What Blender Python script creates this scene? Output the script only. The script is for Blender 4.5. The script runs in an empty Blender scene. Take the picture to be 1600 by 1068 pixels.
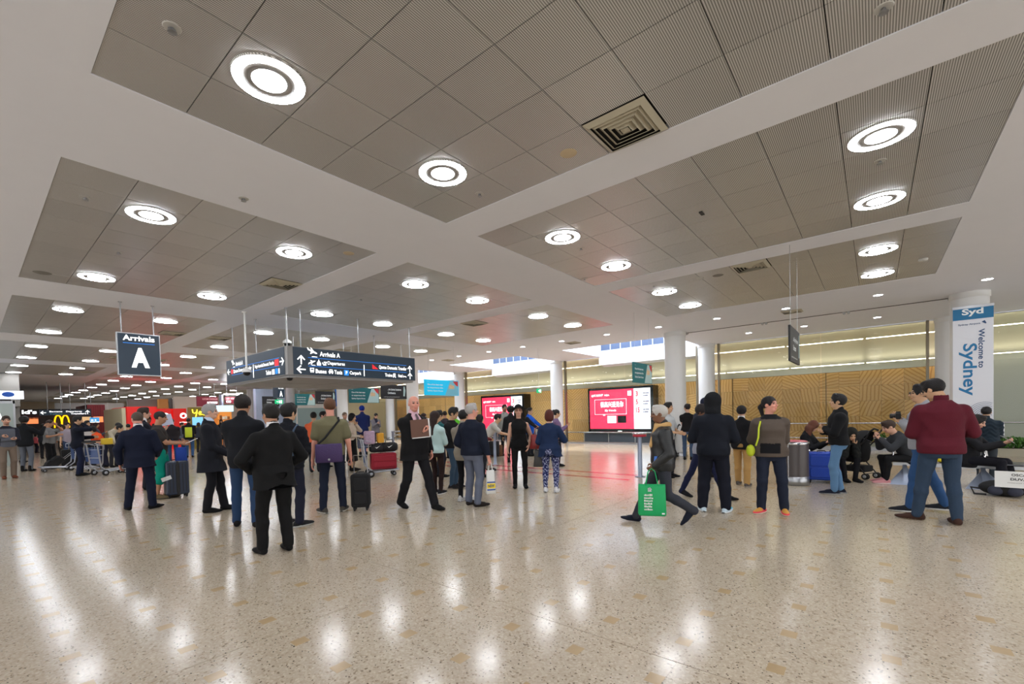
import bpy, bmesh, math, random
import numpy as np
from mathutils import Vector, Matrix
SC = bpy.context.scene
COL = SC.collection
PI = math.pi

# ------------------------------------------------------------------ camera
CAM = np.array([-4.29246, -4.4415, 1.56])
YAW, PITCH, ROLL, FPX, CX, CY = .6976, -.0244, -.0263, 699.868, 780.084, 663.55
ZC = 4.158                                   # ceiling height
_cp, _sp = math.cos(PITCH), math.sin(PITCH)
VF = np.array([math.cos(YAW)*_cp, math.sin(YAW)*_cp, _sp])
VR = np.array([math.sin(YAW), -math.cos(YAW), 0.0]); VU = np.cross(VR, VF)
_cr, _sr = math.cos(ROLL), math.sin(ROLL)
VR, VU = _cr*VR + _sr*VU, -_sr*VR + _cr*VU
cam = bpy.data.cameras.new('camera'); camo = bpy.data.objects.new('camera', cam); COL.objects.link(camo)
camo.matrix_world = Matrix([[VR[0], VU[0], -VF[0], CAM[0]], [VR[1], VU[1], -VF[1], CAM[1]], [VR[2], VU[2], -VF[2], CAM[2]], [0, 0, 0, 1]])
cam.sensor_width = 36; cam.lens = 36*FPX/1600
cam.shift_x = (800-CX)/1600; cam.shift_y = (CY-534)/1600
cam.clip_start = .05; cam.clip_end = 300
SC.camera = camo
# ------------------------------------------------------------------ light, world, exposure
LAMP = 43.0
SKY = 8.0
SC.view_settings.view_transform = 'Standard'; SC.view_settings.look = 'None'
SC.view_settings.gamma = 1; SC.view_settings.use_curve_mapping = False
SC.view_settings.exposure = 0.1
w = bpy.data.worlds.new('world'); SC.world = w; w.use_nodes = True
_nt = w.node_tree; _bg = _nt.nodes['Background']
_bg.inputs[0].default_value = (.80, .88, 1.0, 1); _bg.inputs[1].default_value = SKY      # bright overcast sky
sun = bpy.data.lights.new('sun', 'SUN'); sun.energy = 3; sun.angle = .01; sun.color = (1, .96, .9)
suno = bpy.data.objects.new('sun', sun); COL.objects.link(suno)
suno.rotation_euler = Vector((.12, -.10, 1)).to_track_quat('Z', 'Y').to_euler()
def fill_light(name, loc, rot, sx, sy_, power):           # added area fill, out of view, lifting the dark ceiling and stone wall
    l = bpy.data.lights.new(name, 'AREA'); l.shape = 'RECTANGLE'; l.size = sx; l.size_y = sy_; l.energy = power; l.color = (.95, .97, 1.0)
    o = bpy.data.objects.new(name, l); COL.objects.link(o); o.location = loc; o.rotation_euler = rot
fill_light('fill_light_left', (-11.8, 4, 2.0), (0, -PI/2, 0), 3.4, 38, 850)
fill_light('fill_light_rear', (2, -15.8, 2.0), (PI/2, 0, 0), 26, 3.4, 600)
try:
    SC.cycles.max_bounces = 6; SC.cycles.diffuse_bounces = 4; SC.cycles.glossy_bounces = 3
    SC.cycles.transparent_max_bounces = 8; SC.cycles.use_denoising = True; SC.cycles.sample_clamp_indirect = 6
    SC.cycles.caustics_reflective = False; SC.cycles.caustics_refractive = False
except Exception: pass

# ------------------------------------------------------------------ where things stand
def ray(u, v): return VF + VR*((u-CX)/FPX) - VU*((v-CY)/FPX)
def G(u, v, z=0.0):                          # the point at height z on the sight line of a pixel
    d = ray(u, v); return CAM + d*((z-CAM[2])/d[2])
def on_x(u, v, x): d = ray(u, v); return CAM + d*((x-CAM[0])/d[0])
def on_y(u, v, y): d = ray(u, v); return CAM + d*((y-CAM[1])/d[1])
def height_at(p, u, v):                      # height reached at pixel row v above the floor point p
    t = float((np.array(p)-CAM)@VF)
    for _ in range(3):
        q = CAM + ray(u, v)*t; t += float((np.array([p[0], p[1], q[2]])-q)@VF)
    return float(q[2])

# ------------------------------------------------------------------ materials
def lin(c): return tuple((x/12.92 if x <= .04045 else ((x+.055)/1.055)**2.4) for x in [k/255 for k in c])
MATS = {}
def mat(name, rgb=(128, 128, 128), rough=.6, metal=0.0, spec=.5, emit=None, es=1.0, noise=0.0, nscale=20, bump=0.0, bscale=60, alpha=None, coat=0):
    if name in MATS: return MATS[name]
    m = bpy.data.materials.new(name); m.use_nodes = True; MATS[name] = m
    nt = m.node_tree; b = nt.nodes['Principled BSDF']
    c = (*lin(rgb), 1); b.inputs['Base Color'].default_value = c
    b.inputs['Roughness'].default_value = rough; b.inputs['Metallic'].default_value = metal
    b.inputs['Specular IOR Level'].default_value = spec
    if coat: b.inputs['Coat Weight'].default_value = coat
    if emit is not None:
        b.inputs['Emission Color'].default_value = (*lin(emit), 1); b.inputs['Emission Strength'].default_value = es
    if noise or bump:
        tc = nt.nodes.new('ShaderNodeTexCoord'); n = nt.nodes.new('ShaderNodeTexNoise')
        n.inputs['Scale'].default_value = nscale; n.inputs['Detail'].default_value = 4
        nt.links.new(tc.outputs['Object'], n.inputs['Vector'])
        if noise:
            mr = nt.nodes.new('ShaderNodeMapRange'); mr.inputs[3].default_value = 1-noise; mr.inputs[4].default_value = 1+noise
            nt.links.new(n.outputs[0], mr.inputs[0])
            mx = nt.nodes.new('ShaderNodeVectorMath'); mx.operation = 'SCALE'; mx.inputs[0].default_value = c[:3]
            nt.links.new(mr.outputs[0], mx.inputs['Scale']); nt.links.new(mx.outputs[0], b.inputs['Base Color'])
        if bump:
            n2 = nt.nodes.new('ShaderNodeTexNoise'); n2.inputs['Scale'].default_value = bscale; nt.links.new(tc.outputs['Object'], n2.inputs['Vector'])
            bp = nt.nodes.new('ShaderNodeBump'); bp.inputs['Strength'].default_value = bump; bp.inputs['Distance'].default_value = .01
            nt.links.new(n2.outputs[0], bp.inputs['Height']); nt.links.new(bp.outputs[0], b.inputs['Normal'])
    return m
def attr_mat(name, rough, spec=.4, bump=.3, bscale=90, sss=0.0, noise=.08):
    m = bpy.data.materials.new(name); m.use_nodes = True; MATS[name] = m
    nt = m.node_tree; b = nt.nodes['Principled BSDF']; L = nt.links.new
    a = nt.nodes.new('ShaderNodeAttribute'); a.attribute_name = 'Col'
    tc = nt.nodes.new('ShaderNodeTexCoord'); n = nt.nodes.new('ShaderNodeTexNoise'); n.inputs['Scale'].default_value = bscale
    L(tc.outputs['Object'], n.inputs['Vector'])
    mr = nt.nodes.new('ShaderNodeMapRange'); mr.inputs[3].default_value = 1-noise; mr.inputs[4].default_value = 1+noise; L(n.outputs[0], mr.inputs[0])
    vm = nt.nodes.new('ShaderNodeVectorMath'); vm.operation = 'SCALE'; L(a.outputs['Color'], vm.inputs[0]); L(mr.outputs[0], vm.inputs['Scale'])
    L(vm.outputs[0], b.inputs['Base Color'])
    bp = nt.nodes.new('ShaderNodeBump'); bp.inputs['Strength'].default_value = bump; bp.inputs['Distance'].default_value = .006
    L(n.outputs[0], bp.inputs['Height']); L(bp.outputs[0], b.inputs['Normal'])
    b.inputs['Roughness'].default_value = rough; b.inputs['Specular IOR Level'].default_value = spec
    return m
CLOTH = attr_mat('cloth', .85, .25, .35, 70)
LEATHER = attr_mat('leather', .45, .5, .4, 60)
SKIN = attr_mat('skin', .5, .4, .1, 150, noise=.05)
HAIR = attr_mat('hair', .6, .35, .7, 220, noise=.3)

# ------------------------------------------------------------------ mesh helpers
def link(o, parent=None):
    COL.objects.link(o)
    if parent is not None: o.parent = parent
    return o
class MB:
    """collects simple shapes; build() links them as one mesh object"""
    def __init__(s): s.v = []; s.f = []; s.m = []; s.cur = 0; s.sm = []
    def add(s, vs, fs, smooth=False):
        k = len(s.v); s.v += [tuple(map(float, p)) for p in vs]; s.f += [tuple(i+k for i in f) for f in fs]
        s.m += [s.cur]*len(fs); s.sm += [smooth]*len(fs); return s
    def box(s, x0, y0, z0, x1, y1, z1, M=None):
        vs = [(x, y, z) for z in (z0, z1) for y in (y0, y1) for x in (x0, x1)]
        if M is not None: vs = [tuple(M @ Vector(p)) for p in vs]
        return s.add(vs, [(0, 2, 3, 1), (4, 5, 7, 6), (0, 1, 5, 4), (2, 6, 7, 3), (0, 4, 6, 2), (1, 3, 7, 5)])
    def cbox(s, c, d, M=None): return s.box(c[0]-d[0]/2, c[1]-d[1]/2, c[2]-d[2]/2, c[0]+d[0]/2, c[1]+d[1]/2, c[2]+d[2]/2, M)
    def rbox(s, x0, y0, z0, x1, y1, z1, r=.02, n=3, ax=2, M=None):
        """box whose four edges along axis ax are rounded"""
        o = [i for i in range(3) if i != ax]; lo = (x0, y0, z0); hi = (x1, y1, z1)
        a0, a1, b0, b1 = lo[o[0]], hi[o[0]], lo[o[1]], hi[o[1]]
        pts = []
        for cx_, cy_, t0 in ((a1-r, b1-r, 0), (a0+r, b1-r, 90), (a0+r, b0+r, 180), (a1-r, b0+r, 270)):
            for i in range(n+1):
                t = math.radians(t0+90*i/n); pts.append((cx_+r*math.cos(t), cy_+r*math.sin(t)))
        N = len(pts); vs = []
        e = min(r*.5, (hi[ax]-lo[ax])*.2); ca, cb = (a0+a1)/2, (b0+b1)/2
        for z, k in ((lo[ax], e), (lo[ax]+e, 0), (hi[ax]-e, 0), (hi[ax], e)):
            for p in pts:
                q = [0, 0, 0]; q[ax] = z
                q[o[0]] = p[0]-(k if p[0] > ca else -k); q[o[1]] = p[1]-(k if p[1] > cb else -k); vs.append(q)
        if M is not None: vs = [tuple(M @ Vector(p)) for p in vs]
        fs = [tuple(range(N))[::-1], tuple(range(3*N, 4*N))]
        for k in range(3):
            for i in range(N):
                j = (i+1) % N; fs.append((k*N+i, k*N+j, (k+1)*N+j, (k+1)*N+i))
        return s.add(vs, fs)
    def tube(s, pts, r, n=8, cap=True, closed=False):
        pts = [Vector(p) for p in pts]; rings = []; up = None; m = len(pts)
        for i, p in enumerate(pts):
            a = pts[i-1] if (i > 0 or closed) else p; b = pts[(i+1) % m] if (i < m-1 or closed) else p
            t = (b-a).normalized()
            if up is None: up = t.orthogonal().normalized()
            up = (up - t*up.dot(t)).normalized(); w_ = t.cross(up)
            rr = r[i] if isinstance(r, (list, tuple)) else r
            rings.append([p + up*rr*math.cos(2*PI*k/n) + w_*rr*math.sin(2*PI*k/n) for k in range(n)])
        vs = [q for g in rings for q in g]; fs = []
        for i in range(m if closed else m-1):
            i2 = (i+1) % m
            for k in range(n): fs.append((i*n+k, i*n+(k+1) % n, i2*n+(k+1) % n, i2*n+k))
        s.add(vs, fs, True)
        if cap and not closed:
            s.add(rings[0], [tuple(range(n))[::-1]]); s.add(rings[-1], [tuple(range(n))])
        return s
    def lathe(s, prof, n=24, c=(0, 0, 0), M=None, smooth=True, caps=True):
        vs = []
        for r, z in prof:
            for k in range(n): vs.append((c[0]+r*math.cos(2*PI*k/n), c[1]+r*math.sin(2*PI*k/n), c[2]+z))
        if M is not None: vs = [tuple(M @ Vector(p)) for p in vs]
        fs = []
        for i in range(len(prof)-1):
            for k in range(n): fs.append((i*n+k, i*n+(k+1) % n, (i+1)*n+(k+1) % n, (i+1)*n+k))
        s.add(vs, fs, smooth)
        if caps:
            if prof[0][0] > 1e-6: s.add(vs[:n], [tuple(range(n))[::-1]])
            if prof[-1][0] > 1e-6: s.add(vs[-n:], [tuple(range(n))])
        return s
    def poly(s, pts, th, axis):                  # flat outline thickened along axis vector
        a = Vector(axis)*th; n = len(pts); vs = [Vector(p) for p in pts]+[Vector(p)+a for p in pts]
        fs = [tuple(range(n))[::-1], tuple(range(n, 2*n))]+[(i, (i+1) % n, n+(i+1) % n, n+i) for i in range(n)]
        return s.add(vs, fs)
    def ell(s, c, r, n=12, m=8, M=None):
        return s.lathe([(max(1e-7, math.sin(PI*i/m)), -math.cos(PI*i/m)) for i in range(m+1)], n, M=(M or Matrix()) @ Matrix.Translation(Vector(c)) @ Matrix.Diagonal((*r, 1)), caps=False)
    def build(s, name, mats, parent=None, loc=None, rot=None):
        me = bpy.data.meshes.new(name); me.from_pydata(s.v, [], s.f)
        for m in (mats if isinstance(mats, (list, tuple)) else [mats]): me.materials.append(m)
        me.polygons.foreach_set('material_index', s.m); me.polygons.foreach_set('use_smooth', s.sm)
        bm = bmesh.new(); bm.from_mesh(me); bmesh.ops.recalc_face_normals(bm, faces=bm.faces); bm.to_mesh(me); bm.free()
        o = bpy.data.objects.new(name, me); link(o, parent)
        if loc is not None: o.location = loc
        if rot is not None: o.rotation_euler = rot
        return o
def tag(o, label=None, cat=None, group=None, kind=None):
    if label: o['label'] = label
    if cat: o['category'] = cat
    if group: o['group'] = group
    if kind: o['kind'] = kind
    return o
def empty(name, loc, rz=0, **k):
    o = bpy.data.objects.new(name, None); link(o); o.location = tuple(map(float, loc)); o.rotation_euler = (0, 0, rz); o.empty_display_size = .1
    return tag(o, **k)
def struct(o): o['kind'] = 'structure'; return o
_fc = {}
def text(s, box, m, parent=None, name='lettering', bold=0.0, align='fit', ext=.0015, M=None):
    """lettering laid in the local XZ plane facing -Y; box = (x0, z0, x1, z1), scaled to fill it"""
    key = (s, bold)
    if key not in _fc:
        cu = bpy.data.curves.new('t', 'FONT'); cu.body = s; cu.size = 1; cu.extrude = .0; cu.offset = bold; cu.resolution_u = 3
        to = bpy.data.objects.new('t', cu); COL.objects.link(to)
        dg = bpy.context.evaluated_depsgraph_get(); me = bpy.data.meshes.new_from_object(to.evaluated_get(dg))
        n = len(me.vertices); a = np.empty(n*3); me.vertices.foreach_get('co', a); a = a.reshape(-1, 3)
        fs = [tuple(p.vertices) for p in me.polygons]
        bpy.data.objects.remove(to); bpy.data.curves.remove(cu); bpy.data.meshes.remove(me); _fc[key] = (a, fs)
    a, fs = _fc[key]
    if not len(a): return None
    lo, hi = a.min(0), a.max(0); x0, z0, x1, z1 = box
    sx = (x1-x0)/max(hi[0]-lo[0], 1e-6); sz = (z1-z0)/max(hi[1]-lo[1], 1e-6)
    if align == 'left': sx = min(sx, sz)
    vs = [(x0+(p[0]-lo[0])*sx, -ext, z0+(p[1]-lo[1])*sz) for p in a]
    if M is not None: vs = [tuple(M @ Vector(p)) for p in vs]
    b = MB(); b.add(vs, fs)
    return b.build(name, m, parent)
# ================================================================== the room
def soffit_mat():
    return mat('white_plaster', (230, 231, 237), .7, noise=.02, nscale=3)
PLASTER = soffit_mat()
CHROME = mat('chrome', (200, 200, 202), .2, 1.0)
STEEL = mat('brushed_steel', (170, 172, 175), .35, 1.0)
BLACK = mat('black_plastic', (14, 14, 15), .45)
RUBBER = mat('black_rubber', (22, 22, 23), .8)
WHITE = mat('white_paint', (225, 225, 222), .5)
GLOW = mat('lit_letter_white', (255, 255, 255), .5, emit=(255, 255, 255), es=1.3)
NAVY = mat('sign_navy', (14, 34, 50), .35, emit=(18, 46, 66), es=.25)
NAVYB = mat('sign_navy_frame', (96, 100, 104), .4, .6)
SBLUE = mat('sign_blue_line', (20, 110, 190), .4, emit=(20, 110, 200), es=.9)
LIT = mat('lamp_diffuser', (255, 255, 255), .5, emit=(244, 248, 255), es=LAMP)
GREYR = mat('lamp_grey_ring', (130, 124, 118), .5)

# --- floor
def floor_mat():
    m = bpy.data.materials.new('polished_terrazzo'); m.use_nodes = True; nt = m.node_tree; L = nt.links.new; N = nt.nodes.new
    b = nt.nodes['Principled BSDF']; tc = N('ShaderNodeTexCoord')
    vo = N('ShaderNodeTexVoronoi'); vo.inputs['Scale'].default_value = 75; L(tc.outputs['Object'], vo.inputs['Vector'])
    ramp = N('ShaderNodeValToRGB'); L(vo.outputs['Color'], ramp.inputs[0]); e = ramp.color_ramp.elements
    e[0].position = 0; e[0].color = (*lin((104, 92, 78)), 1); e[1].position = 1; e[1].color = (*lin((206, 192, 172)), 1)
    for p, c in ((.12, (142, 126, 106)), (.2, (178, 163, 142)), (.6, (188, 174, 154)), (.85, (198, 185, 165))):
        k = ramp.color_ramp.elements.new(p); k.color = (*lin(c), 1)
    vo2 = N('ShaderNodeTexVoronoi'); vo2.inputs['Scale'].default_value = 34; L(tc.outputs['Object'], vo2.inputs['Vector'])
    lt = N('ShaderNodeMath'); lt.operation = 'LESS_THAN'; lt.inputs[1].default_value = .17; L(vo2.outputs['Distance'], lt.inputs[0])
    sep = N('ShaderNodeSeparateColor'); L(vo2.outputs['Color'], sep.inputs[0])
    g2 = N('ShaderNodeMath'); g2.operation = 'GREATER_THAN'; g2.inputs[1].default_value = .55; L(sep.outputs[0], g2.inputs[0])
    mu = N('ShaderNodeMath'); mu.operation = 'MULTIPLY'; L(lt.outputs[0], mu.inputs[0]); L(g2.outputs[0], mu.inputs[1])
    mx = N('ShaderNodeMix'); mx.data_type = 'RGBA'; L(mu.outputs[0], mx.inputs['Factor']); L(ramp.outputs[0], mx.inputs['A']); mx.inputs['B'].default_value = (*lin((70, 58, 46)), 1)
    # slow tonal drift from slab to slab
    no = N('ShaderNodeTexNoise'); no.inputs['Scale'].default_value = .8; L(tc.outputs['Object'], no.inputs['Vector'])
    mr = N('ShaderNodeMapRange'); mr.inputs[3].default_value = .9; mr.inputs[4].default_value = 1.08; L(no.outputs[0], mr.inputs[0])
    vm = N('ShaderNodeVectorMath'); vm.operation = 'SCALE'; L(mx.outputs['Result'], vm.inputs[0]); L(mr.outputs[0], vm.inputs['Scale'])
    L(vm.outputs[0], b.inputs['Base Color'])
    b.inputs['Roughness'].default_value = .16; b.inputs['Specular IOR Level'].default_value = .5
    bn = N('ShaderNodeTexNoise'); bn.inputs['Scale'].default_value = 5; L(tc.outputs['Object'], bn.inputs['Vector'])
    bp = N('ShaderNodeBump'); bp.inputs['Strength'].default_value = .12; bp.inputs['Distance'].default_value = .006; L(bn.outputs[0], bp.inputs['Height']); L(bp.outputs[0], b.inputs['Normal'])
    return m
FM = floor_mat()
fl = MB(); GJ = .006
XJ = [-1.52+5.3*k for k in range(-3, 7)]; YJ = [-1.09+5.3*k for k in range(-4, 18)]
for i in range(len(XJ)-1):
    for j in range(len(YJ)-1): fl.box(XJ[i]+GJ/2, YJ[j]+GJ/2, -.05, XJ[i+1]-GJ/2, YJ[j+1]-GJ/2, 0)
floor = struct(fl.build('floor', [FM]))
jb = MB(); jb.box(XJ[0], YJ[0], -.06, XJ[-1], YJ[-1], -.004)
struct(jb.build('joint_bed', mat('dark_joint', (70, 60, 50), .8), floor))
# tan inlay squares on a .53 m lattice
SQM = mat('sandstone_inlay', (176, 152, 116), .2, noise=.22, nscale=6)
sqm = bpy.data.meshes.new('inlay_tile'); _b = MB(); _b.box(-.052, -.046, 0, .052, .046, .0006); _o = _b.build('tmp', SQM); sqm = _o.data; bpy.data.objects.remove(_o)
sq = []
for i in range(-14, 36):
    for j in range(-14, 60):
        x = -1.77+.53*i; y = -1.335+.53*j
        d = np.array([x, y, 0])-CAM; z = float(d@VF)
        if z < 1.2: continue
        u = CX+FPX*float(d@VR)/z
        if -60 < u < 1660 and not (x > 15 or x < -9): sq.append((z, x, y))
sq.sort()
for k, (z, x, y) in enumerate(sq[:300]):
    o = bpy.data.objects.new('tile', sqm); link(o, floor); o.location = (x, y, 0)
    struct(o)
rb = MB()
for z, x, y in sq[300:]: rb.box(x-.052, y-.046, 0, x+.052, y+.046, .0006)
tag(rb.build('distant_tiles', SQM, floor), kind='stuff')
# thin tile joints drawn between the inlay squares
tj = MB()
for i in range(-6, 20):
    x = -1.77+.53*i
    for j in range(-8, 16):
        y = -1.335+.53*j
        if x < -6 or x > 8: continue
        tj.box(x+.0515, y+.046, 0, x+.0535, y+.484, .0003); tj.box(x+.052, y-.0475, 0, x+.478, y-.0455, .0003)
tag(tj.build('tile_joints', mat('thin_joint', (160, 144, 120), .4), floor), kind='stuff')
for x, y0, y1 in ((6.03, -.2, 9.5), (5.27, -.2, 9.5)):
    b = MB(); b.box(x-.09, y0, 0, x+.09, y1, .0008)
    struct(b.build('floor_stripe', mat('red_stripe', (196, 60, 66), .2), floor))

# --- ceiling: white soffit with recessed modules of ribbed metal panels
PS = .6
MX = [(-3.6, 0.0), (.609, 4.209), (4.818, 8.418)]
ROWS = [1.581+6.981*k for k in range(-2, 8)]
mods = [(x0, y0) for y0 in ROWS for x0, _ in MX if not (x0 < 0 and y0 > 28)]
mods += [(9.6, y0) for y0 in ROWS if y0 > 35]
OPEN = [(11.9, 1.05, 15.35, 5.6), (11.9, 7.9, 15.35, 12.4), (11.9, 15.3, 15.35, 19.4)]
holes = [(x, y, x+3.6, y+5.4) for x, y in mods]+OPEN
xs = sorted({-12.0, 15.35, *[h[0] for h in holes], *[h[2] for h in holes]}); ys = sorted({-16.0, 66.0, *[h[1] for h in holes], *[h[3] for h in holes]})
cb = MB()
for i in range(len(xs)-1):
    for j in range(len(ys)-1):
        mx_, my_ = (xs[i]+xs[i+1])/2, (ys[j]+ys[j+1])/2
        if any(h[0] < mx_ < h[2] and h[1] < my_ < h[3] for h in holes): continue
        cb.box(xs[i], ys[j], ZC, xs[i+1], ys[j+1], ZC+.1)
ceiling = struct(cb.build('ceiling', PLASTER))
bk = MB()
for x, y in mods: bk.box(x-.05, y-.05, ZC+.06, x+3.65, y+5.45, ZC+.09)
struct(bk.build('module_backing', mat('dark_void', (30, 28, 26), .9), ceiling))
def panel_mat():
    m = bpy.data.materials.new('ribbed_metal_panel'); m.use_nodes = True; nt = m.node_tree; L = nt.links.new; N = nt.nodes.new
    b = nt.nodes['Principled BSDF']; tc = N('ShaderNodeTexCoord'); sp = N('ShaderNodeSeparateXYZ'); L(tc.outputs['Object'], sp.inputs[0])
    def sine(out, k):
        a = N('ShaderNodeMath'); a.operation = 'MULTIPLY'; a.inputs[1].default_value = k; L(out, a.inputs[0])
        s = N('ShaderNodeMath'); s.operation = 'SINE'; L(a.outputs[0], s.inputs[0]); return s
    sy = sine(sp.outputs['Y'], 2*PI/.0158); sx = sine(sp.outputs['X'], 2*PI/.0079)
    mr = N('ShaderNodeMapRange'); mr.inputs[1].default_value = -.5; mr.inputs[2].default_value = .5; L(sy.outputs[0], mr.inputs[0])
    mr2 = N('ShaderNodeMapRange'); mr2.inputs[1].default_value = -1; mr2.inputs[2].default_value = 1; mr2.inputs[3].default_value = .78; mr2.inputs[4].default_value = 1.0; L(sx.outputs[0], mr2.inputs[0])
    mu = N('ShaderNodeMix'); mu.data_type = 'RGBA'; L(mr.outputs[0], mu.inputs['Factor']); mu.inputs['A'].default_value = (*lin((146, 143, 138)), 1); mu.inputs['B'].default_value = (*lin((228, 226, 222)), 1)
    oi = N('ShaderNodeObjectInfo'); mr3 = N('ShaderNodeMapRange'); mr3.inputs[3].default_value = .95; mr3.inputs[4].default_value = 1.04; L(oi.outputs['Random'], mr3.inputs[0])
    k = N('ShaderNodeMath'); k.operation = 'MULTIPLY'; L(mr2.outputs[0], k.inputs[0]); L(mr3.outputs[0], k.inputs[1])
    vm = N('ShaderNodeVectorMath'); vm.operation = 'SCALE'; L(mu.outputs['Result'], vm.inputs[0]); L(k.outputs[0], vm.inputs['Scale']); L(vm.outputs[0], b.inputs['Base Color'])
    b.inputs['Roughness'].default_value = .36; b.inputs['Metallic'].default_value = .4
    return m
PM = panel_mat()
PPL = mat('plain_metal_panel', (160, 154, 144), .4, .4)
_b = MB(); g = .0035; _b.box(-.3+g, -.3+g, 0, .3-g, .3-g, .018); _o = _b.build('tmp', PM); pmesh = _o.data; bpy.data.objects.remove(_o)
lights, vents = [], {}
for (x0, y0) in mods:
    for a, c in ((.9, .9), (2.7, .9), (.9, 4.5), (2.7, 4.5)): lights.append((x0+a, y0+c))
def cell(x, y): return (round((x), 2), round((y), 2))
lset = {cell(*p) for p in lights}
VENTS = []
for x0 in (x for x, _ in MX):
    for y0 in ROWS[:6]:
        p = {-3.6: (3.3, 2.7), .609: (.3, 2.7), 4.818: (.3, 2.7)}[x0]
        if x0 == .609 and y0 < 3: continue
        VENTS.append((x0+p[0], y0+p[1]))
vset = {cell(*p) for p in VENTS}
pan = []
for (x0, y0) in mods:
    for i in range(6):
        for j in range(9):
            x = x0+.3+.6*i; y = y0+.3+.6*j
            if cell(x, y) in vset: continue
            d = np.array([x, y, ZC])-CAM; z = float(d@VF)
            u = CX+FPX*float(d@VR)/max(z, .1); v = CY-FPX*float(d@VU)/max(z, .1)
            pan.append((0 if (z > .8 and -120 < u < 1720 and v > -120) else 1, z, x, y))
pan.sort()
for q, z, x, y in pan[:300]:
    o = bpy.data.objects.new('panel', pmesh); link(o, ceiling); o.location = (x, y, ZC+.006); struct(o)
rp = MB()
for q, z, x, y in pan[300:]: rp.box(x-.3+g, y-.3+g, ZC+.006, x+.3-g, y+.3-g, ZC+.024)
tag(rp.build('distant_panels', PM, ceiling), kind='stuff')
# downlights
def lamp_parts():
    hb = MB(); hb.box(-.29, -.29, .001, .29, .29, .004); hb.lathe([(.262, .001), (.262, -.008), (.25, -.010)], 40)
    a = hb.build('housing', PM)
    r = MB(); r.lathe([(.252, -.009), (.252, -.013), (.184, -.013), (.184, -.009)], 40, caps=False)
    b = r.build('ring_diffuser', LIT)
    r = MB(); r.lathe([(.183, -.009), (.183, -.012), (.123, -.012), (.123, -.009)], 40, caps=False); c = r.build('grey_ring', GREYR)
    r = MB(); r.lathe([(.122, -.012), (.02, -.014)], 40); d = r.build('centre_diffuser', LIT)
    return a, b, c, d
LP = lamp_parts()
def clone_parts(parts, root):
    for p in parts: c = p.copy(); COL.objects.link(c); c.parent = root
lights.sort(key=lambda p: (p[0]-CAM[0])**2+(p[1]-CAM[1])**2)
near_names = {}
def where(x, y):
    r = round((y-1.581-.9)/6.981+.001) if ((y-1.581-.9) % 6.981) < .5 or ((y-1.581-.9) % 6.981) > 6.5 else round((y-1.581-4.5)/6.981)
    return r
cname = {0: 'left bay, left row', 1: 'left bay, right row', 2: 'middle bay, left row', 3: 'middle bay, right row', 4: 'right bay, left row', 5: 'right bay, right row', 6: 'outer bay, left row', 7: 'outer bay, right row'}
colx = sorted({round(p[0], 2) for p in lights}); cnt = {}
ords = 'nearest second third fourth fifth sixth seventh eighth ninth tenth eleventh twelfth thirteenth fourteenth fifteenth sixteenth seventeenth eighteenth nineteenth twentieth'.split()
for k, (x, y) in enumerate(lights):
    root = empty('ceiling_lamp', (x, y, ZC+.004), cat='ceiling light', group='round ring lamps in the ceiling')
    if y < -6: ci = colx.index(round(x, 2)); lab = 'round ring lamp behind the viewer, %s, %s' % (cname[ci], 'nearer' if y > -9 else 'farther')
    else:
        ci = colx.index(round(x, 2)); n = cnt.get(ci, 0); cnt[ci] = n+1
        lab = 'round ring ceiling lamp, %s from viewer, %s' % (ords[min(n, 19)], cname[ci])
    tag(root, lab); clone_parts(LP, root)
for p in LP: bpy.data.objects.remove(p)
# vents
VM = mat('vent_cream', (176, 168, 146), .5); VD = mat('vent_dark', (28, 25, 22), .9)
def vent(x, y, label, s=.6, dark=False):
    root = empty('air_vent', (x, y, ZC+.002), label=label, cat='air vent')
    b = MB(); b.box(-s/2+.01, -s/2+.01, .0, s/2-.01, s/2-.01, .003); b.build('backing', VD, root)
    for k in range(5):
        o = s/2-.01-k*.052*s/.6; i = o-.034*s/.6 if k else o-.05*s/.6
        b = MB()
        z0, z1 = -.012-.000*k, -.002
        P = [(-o, -o), (o, -o), (o, o), (-o, o)]; Q = [(-i, -i), (i, -i), (i, i), (-i, i)]
        vs = [(*p, z1) for p in P]+[(*q, z0-.018) for q in Q]+[(*q, z0-.012) for q in Q]
        fs = [(a, (a+1) % 4, 4+(a+1) % 4, 4+a) for a in range(4)]+[(4+a, 4+(a+1) % 4, 8+(a+1) % 4, 8+a) for a in range(4)]
        b.add(vs, fs); b.build('vent_frame' if k == 0 else 'louvre_ring', VM, root)
    b = MB(); b.box(-.035, -.035, -.03, .035, .035, -.002); b.build('centre_plate', VM, root)
names = ['large square cream air vent beside the white beam overhead', 'square ceiling vent in the %s module, %s']
for k, (x, y) in enumerate(sorted(VENTS, key=lambda p: (p[0]-CAM[0])**2+(p[1]-CAM[1])**2)):
    if y < -6: continue
    bay = 'left' if x < 0 else ('middle' if x < 4.4 else 'right')
    r = sum(1 for q in VENTS if abs(q[0]-x) < .1 and -6 < q[1] < y)
    vent(x, y, 'square louvred air vent in the %s ceiling bay, %s from the viewer' % (bay, ords[r]))
for x, y, l in ((10.38, -2.72, 'small square vent in the white ceiling near the hanging black banner'), (10.44, 4.21, 'small square vent in the white ceiling before the skylight'), (10.4, 10.9, 'small square vent in the white ceiling above the cyan banner')):
    vent(x, y, l, .5); 
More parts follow.
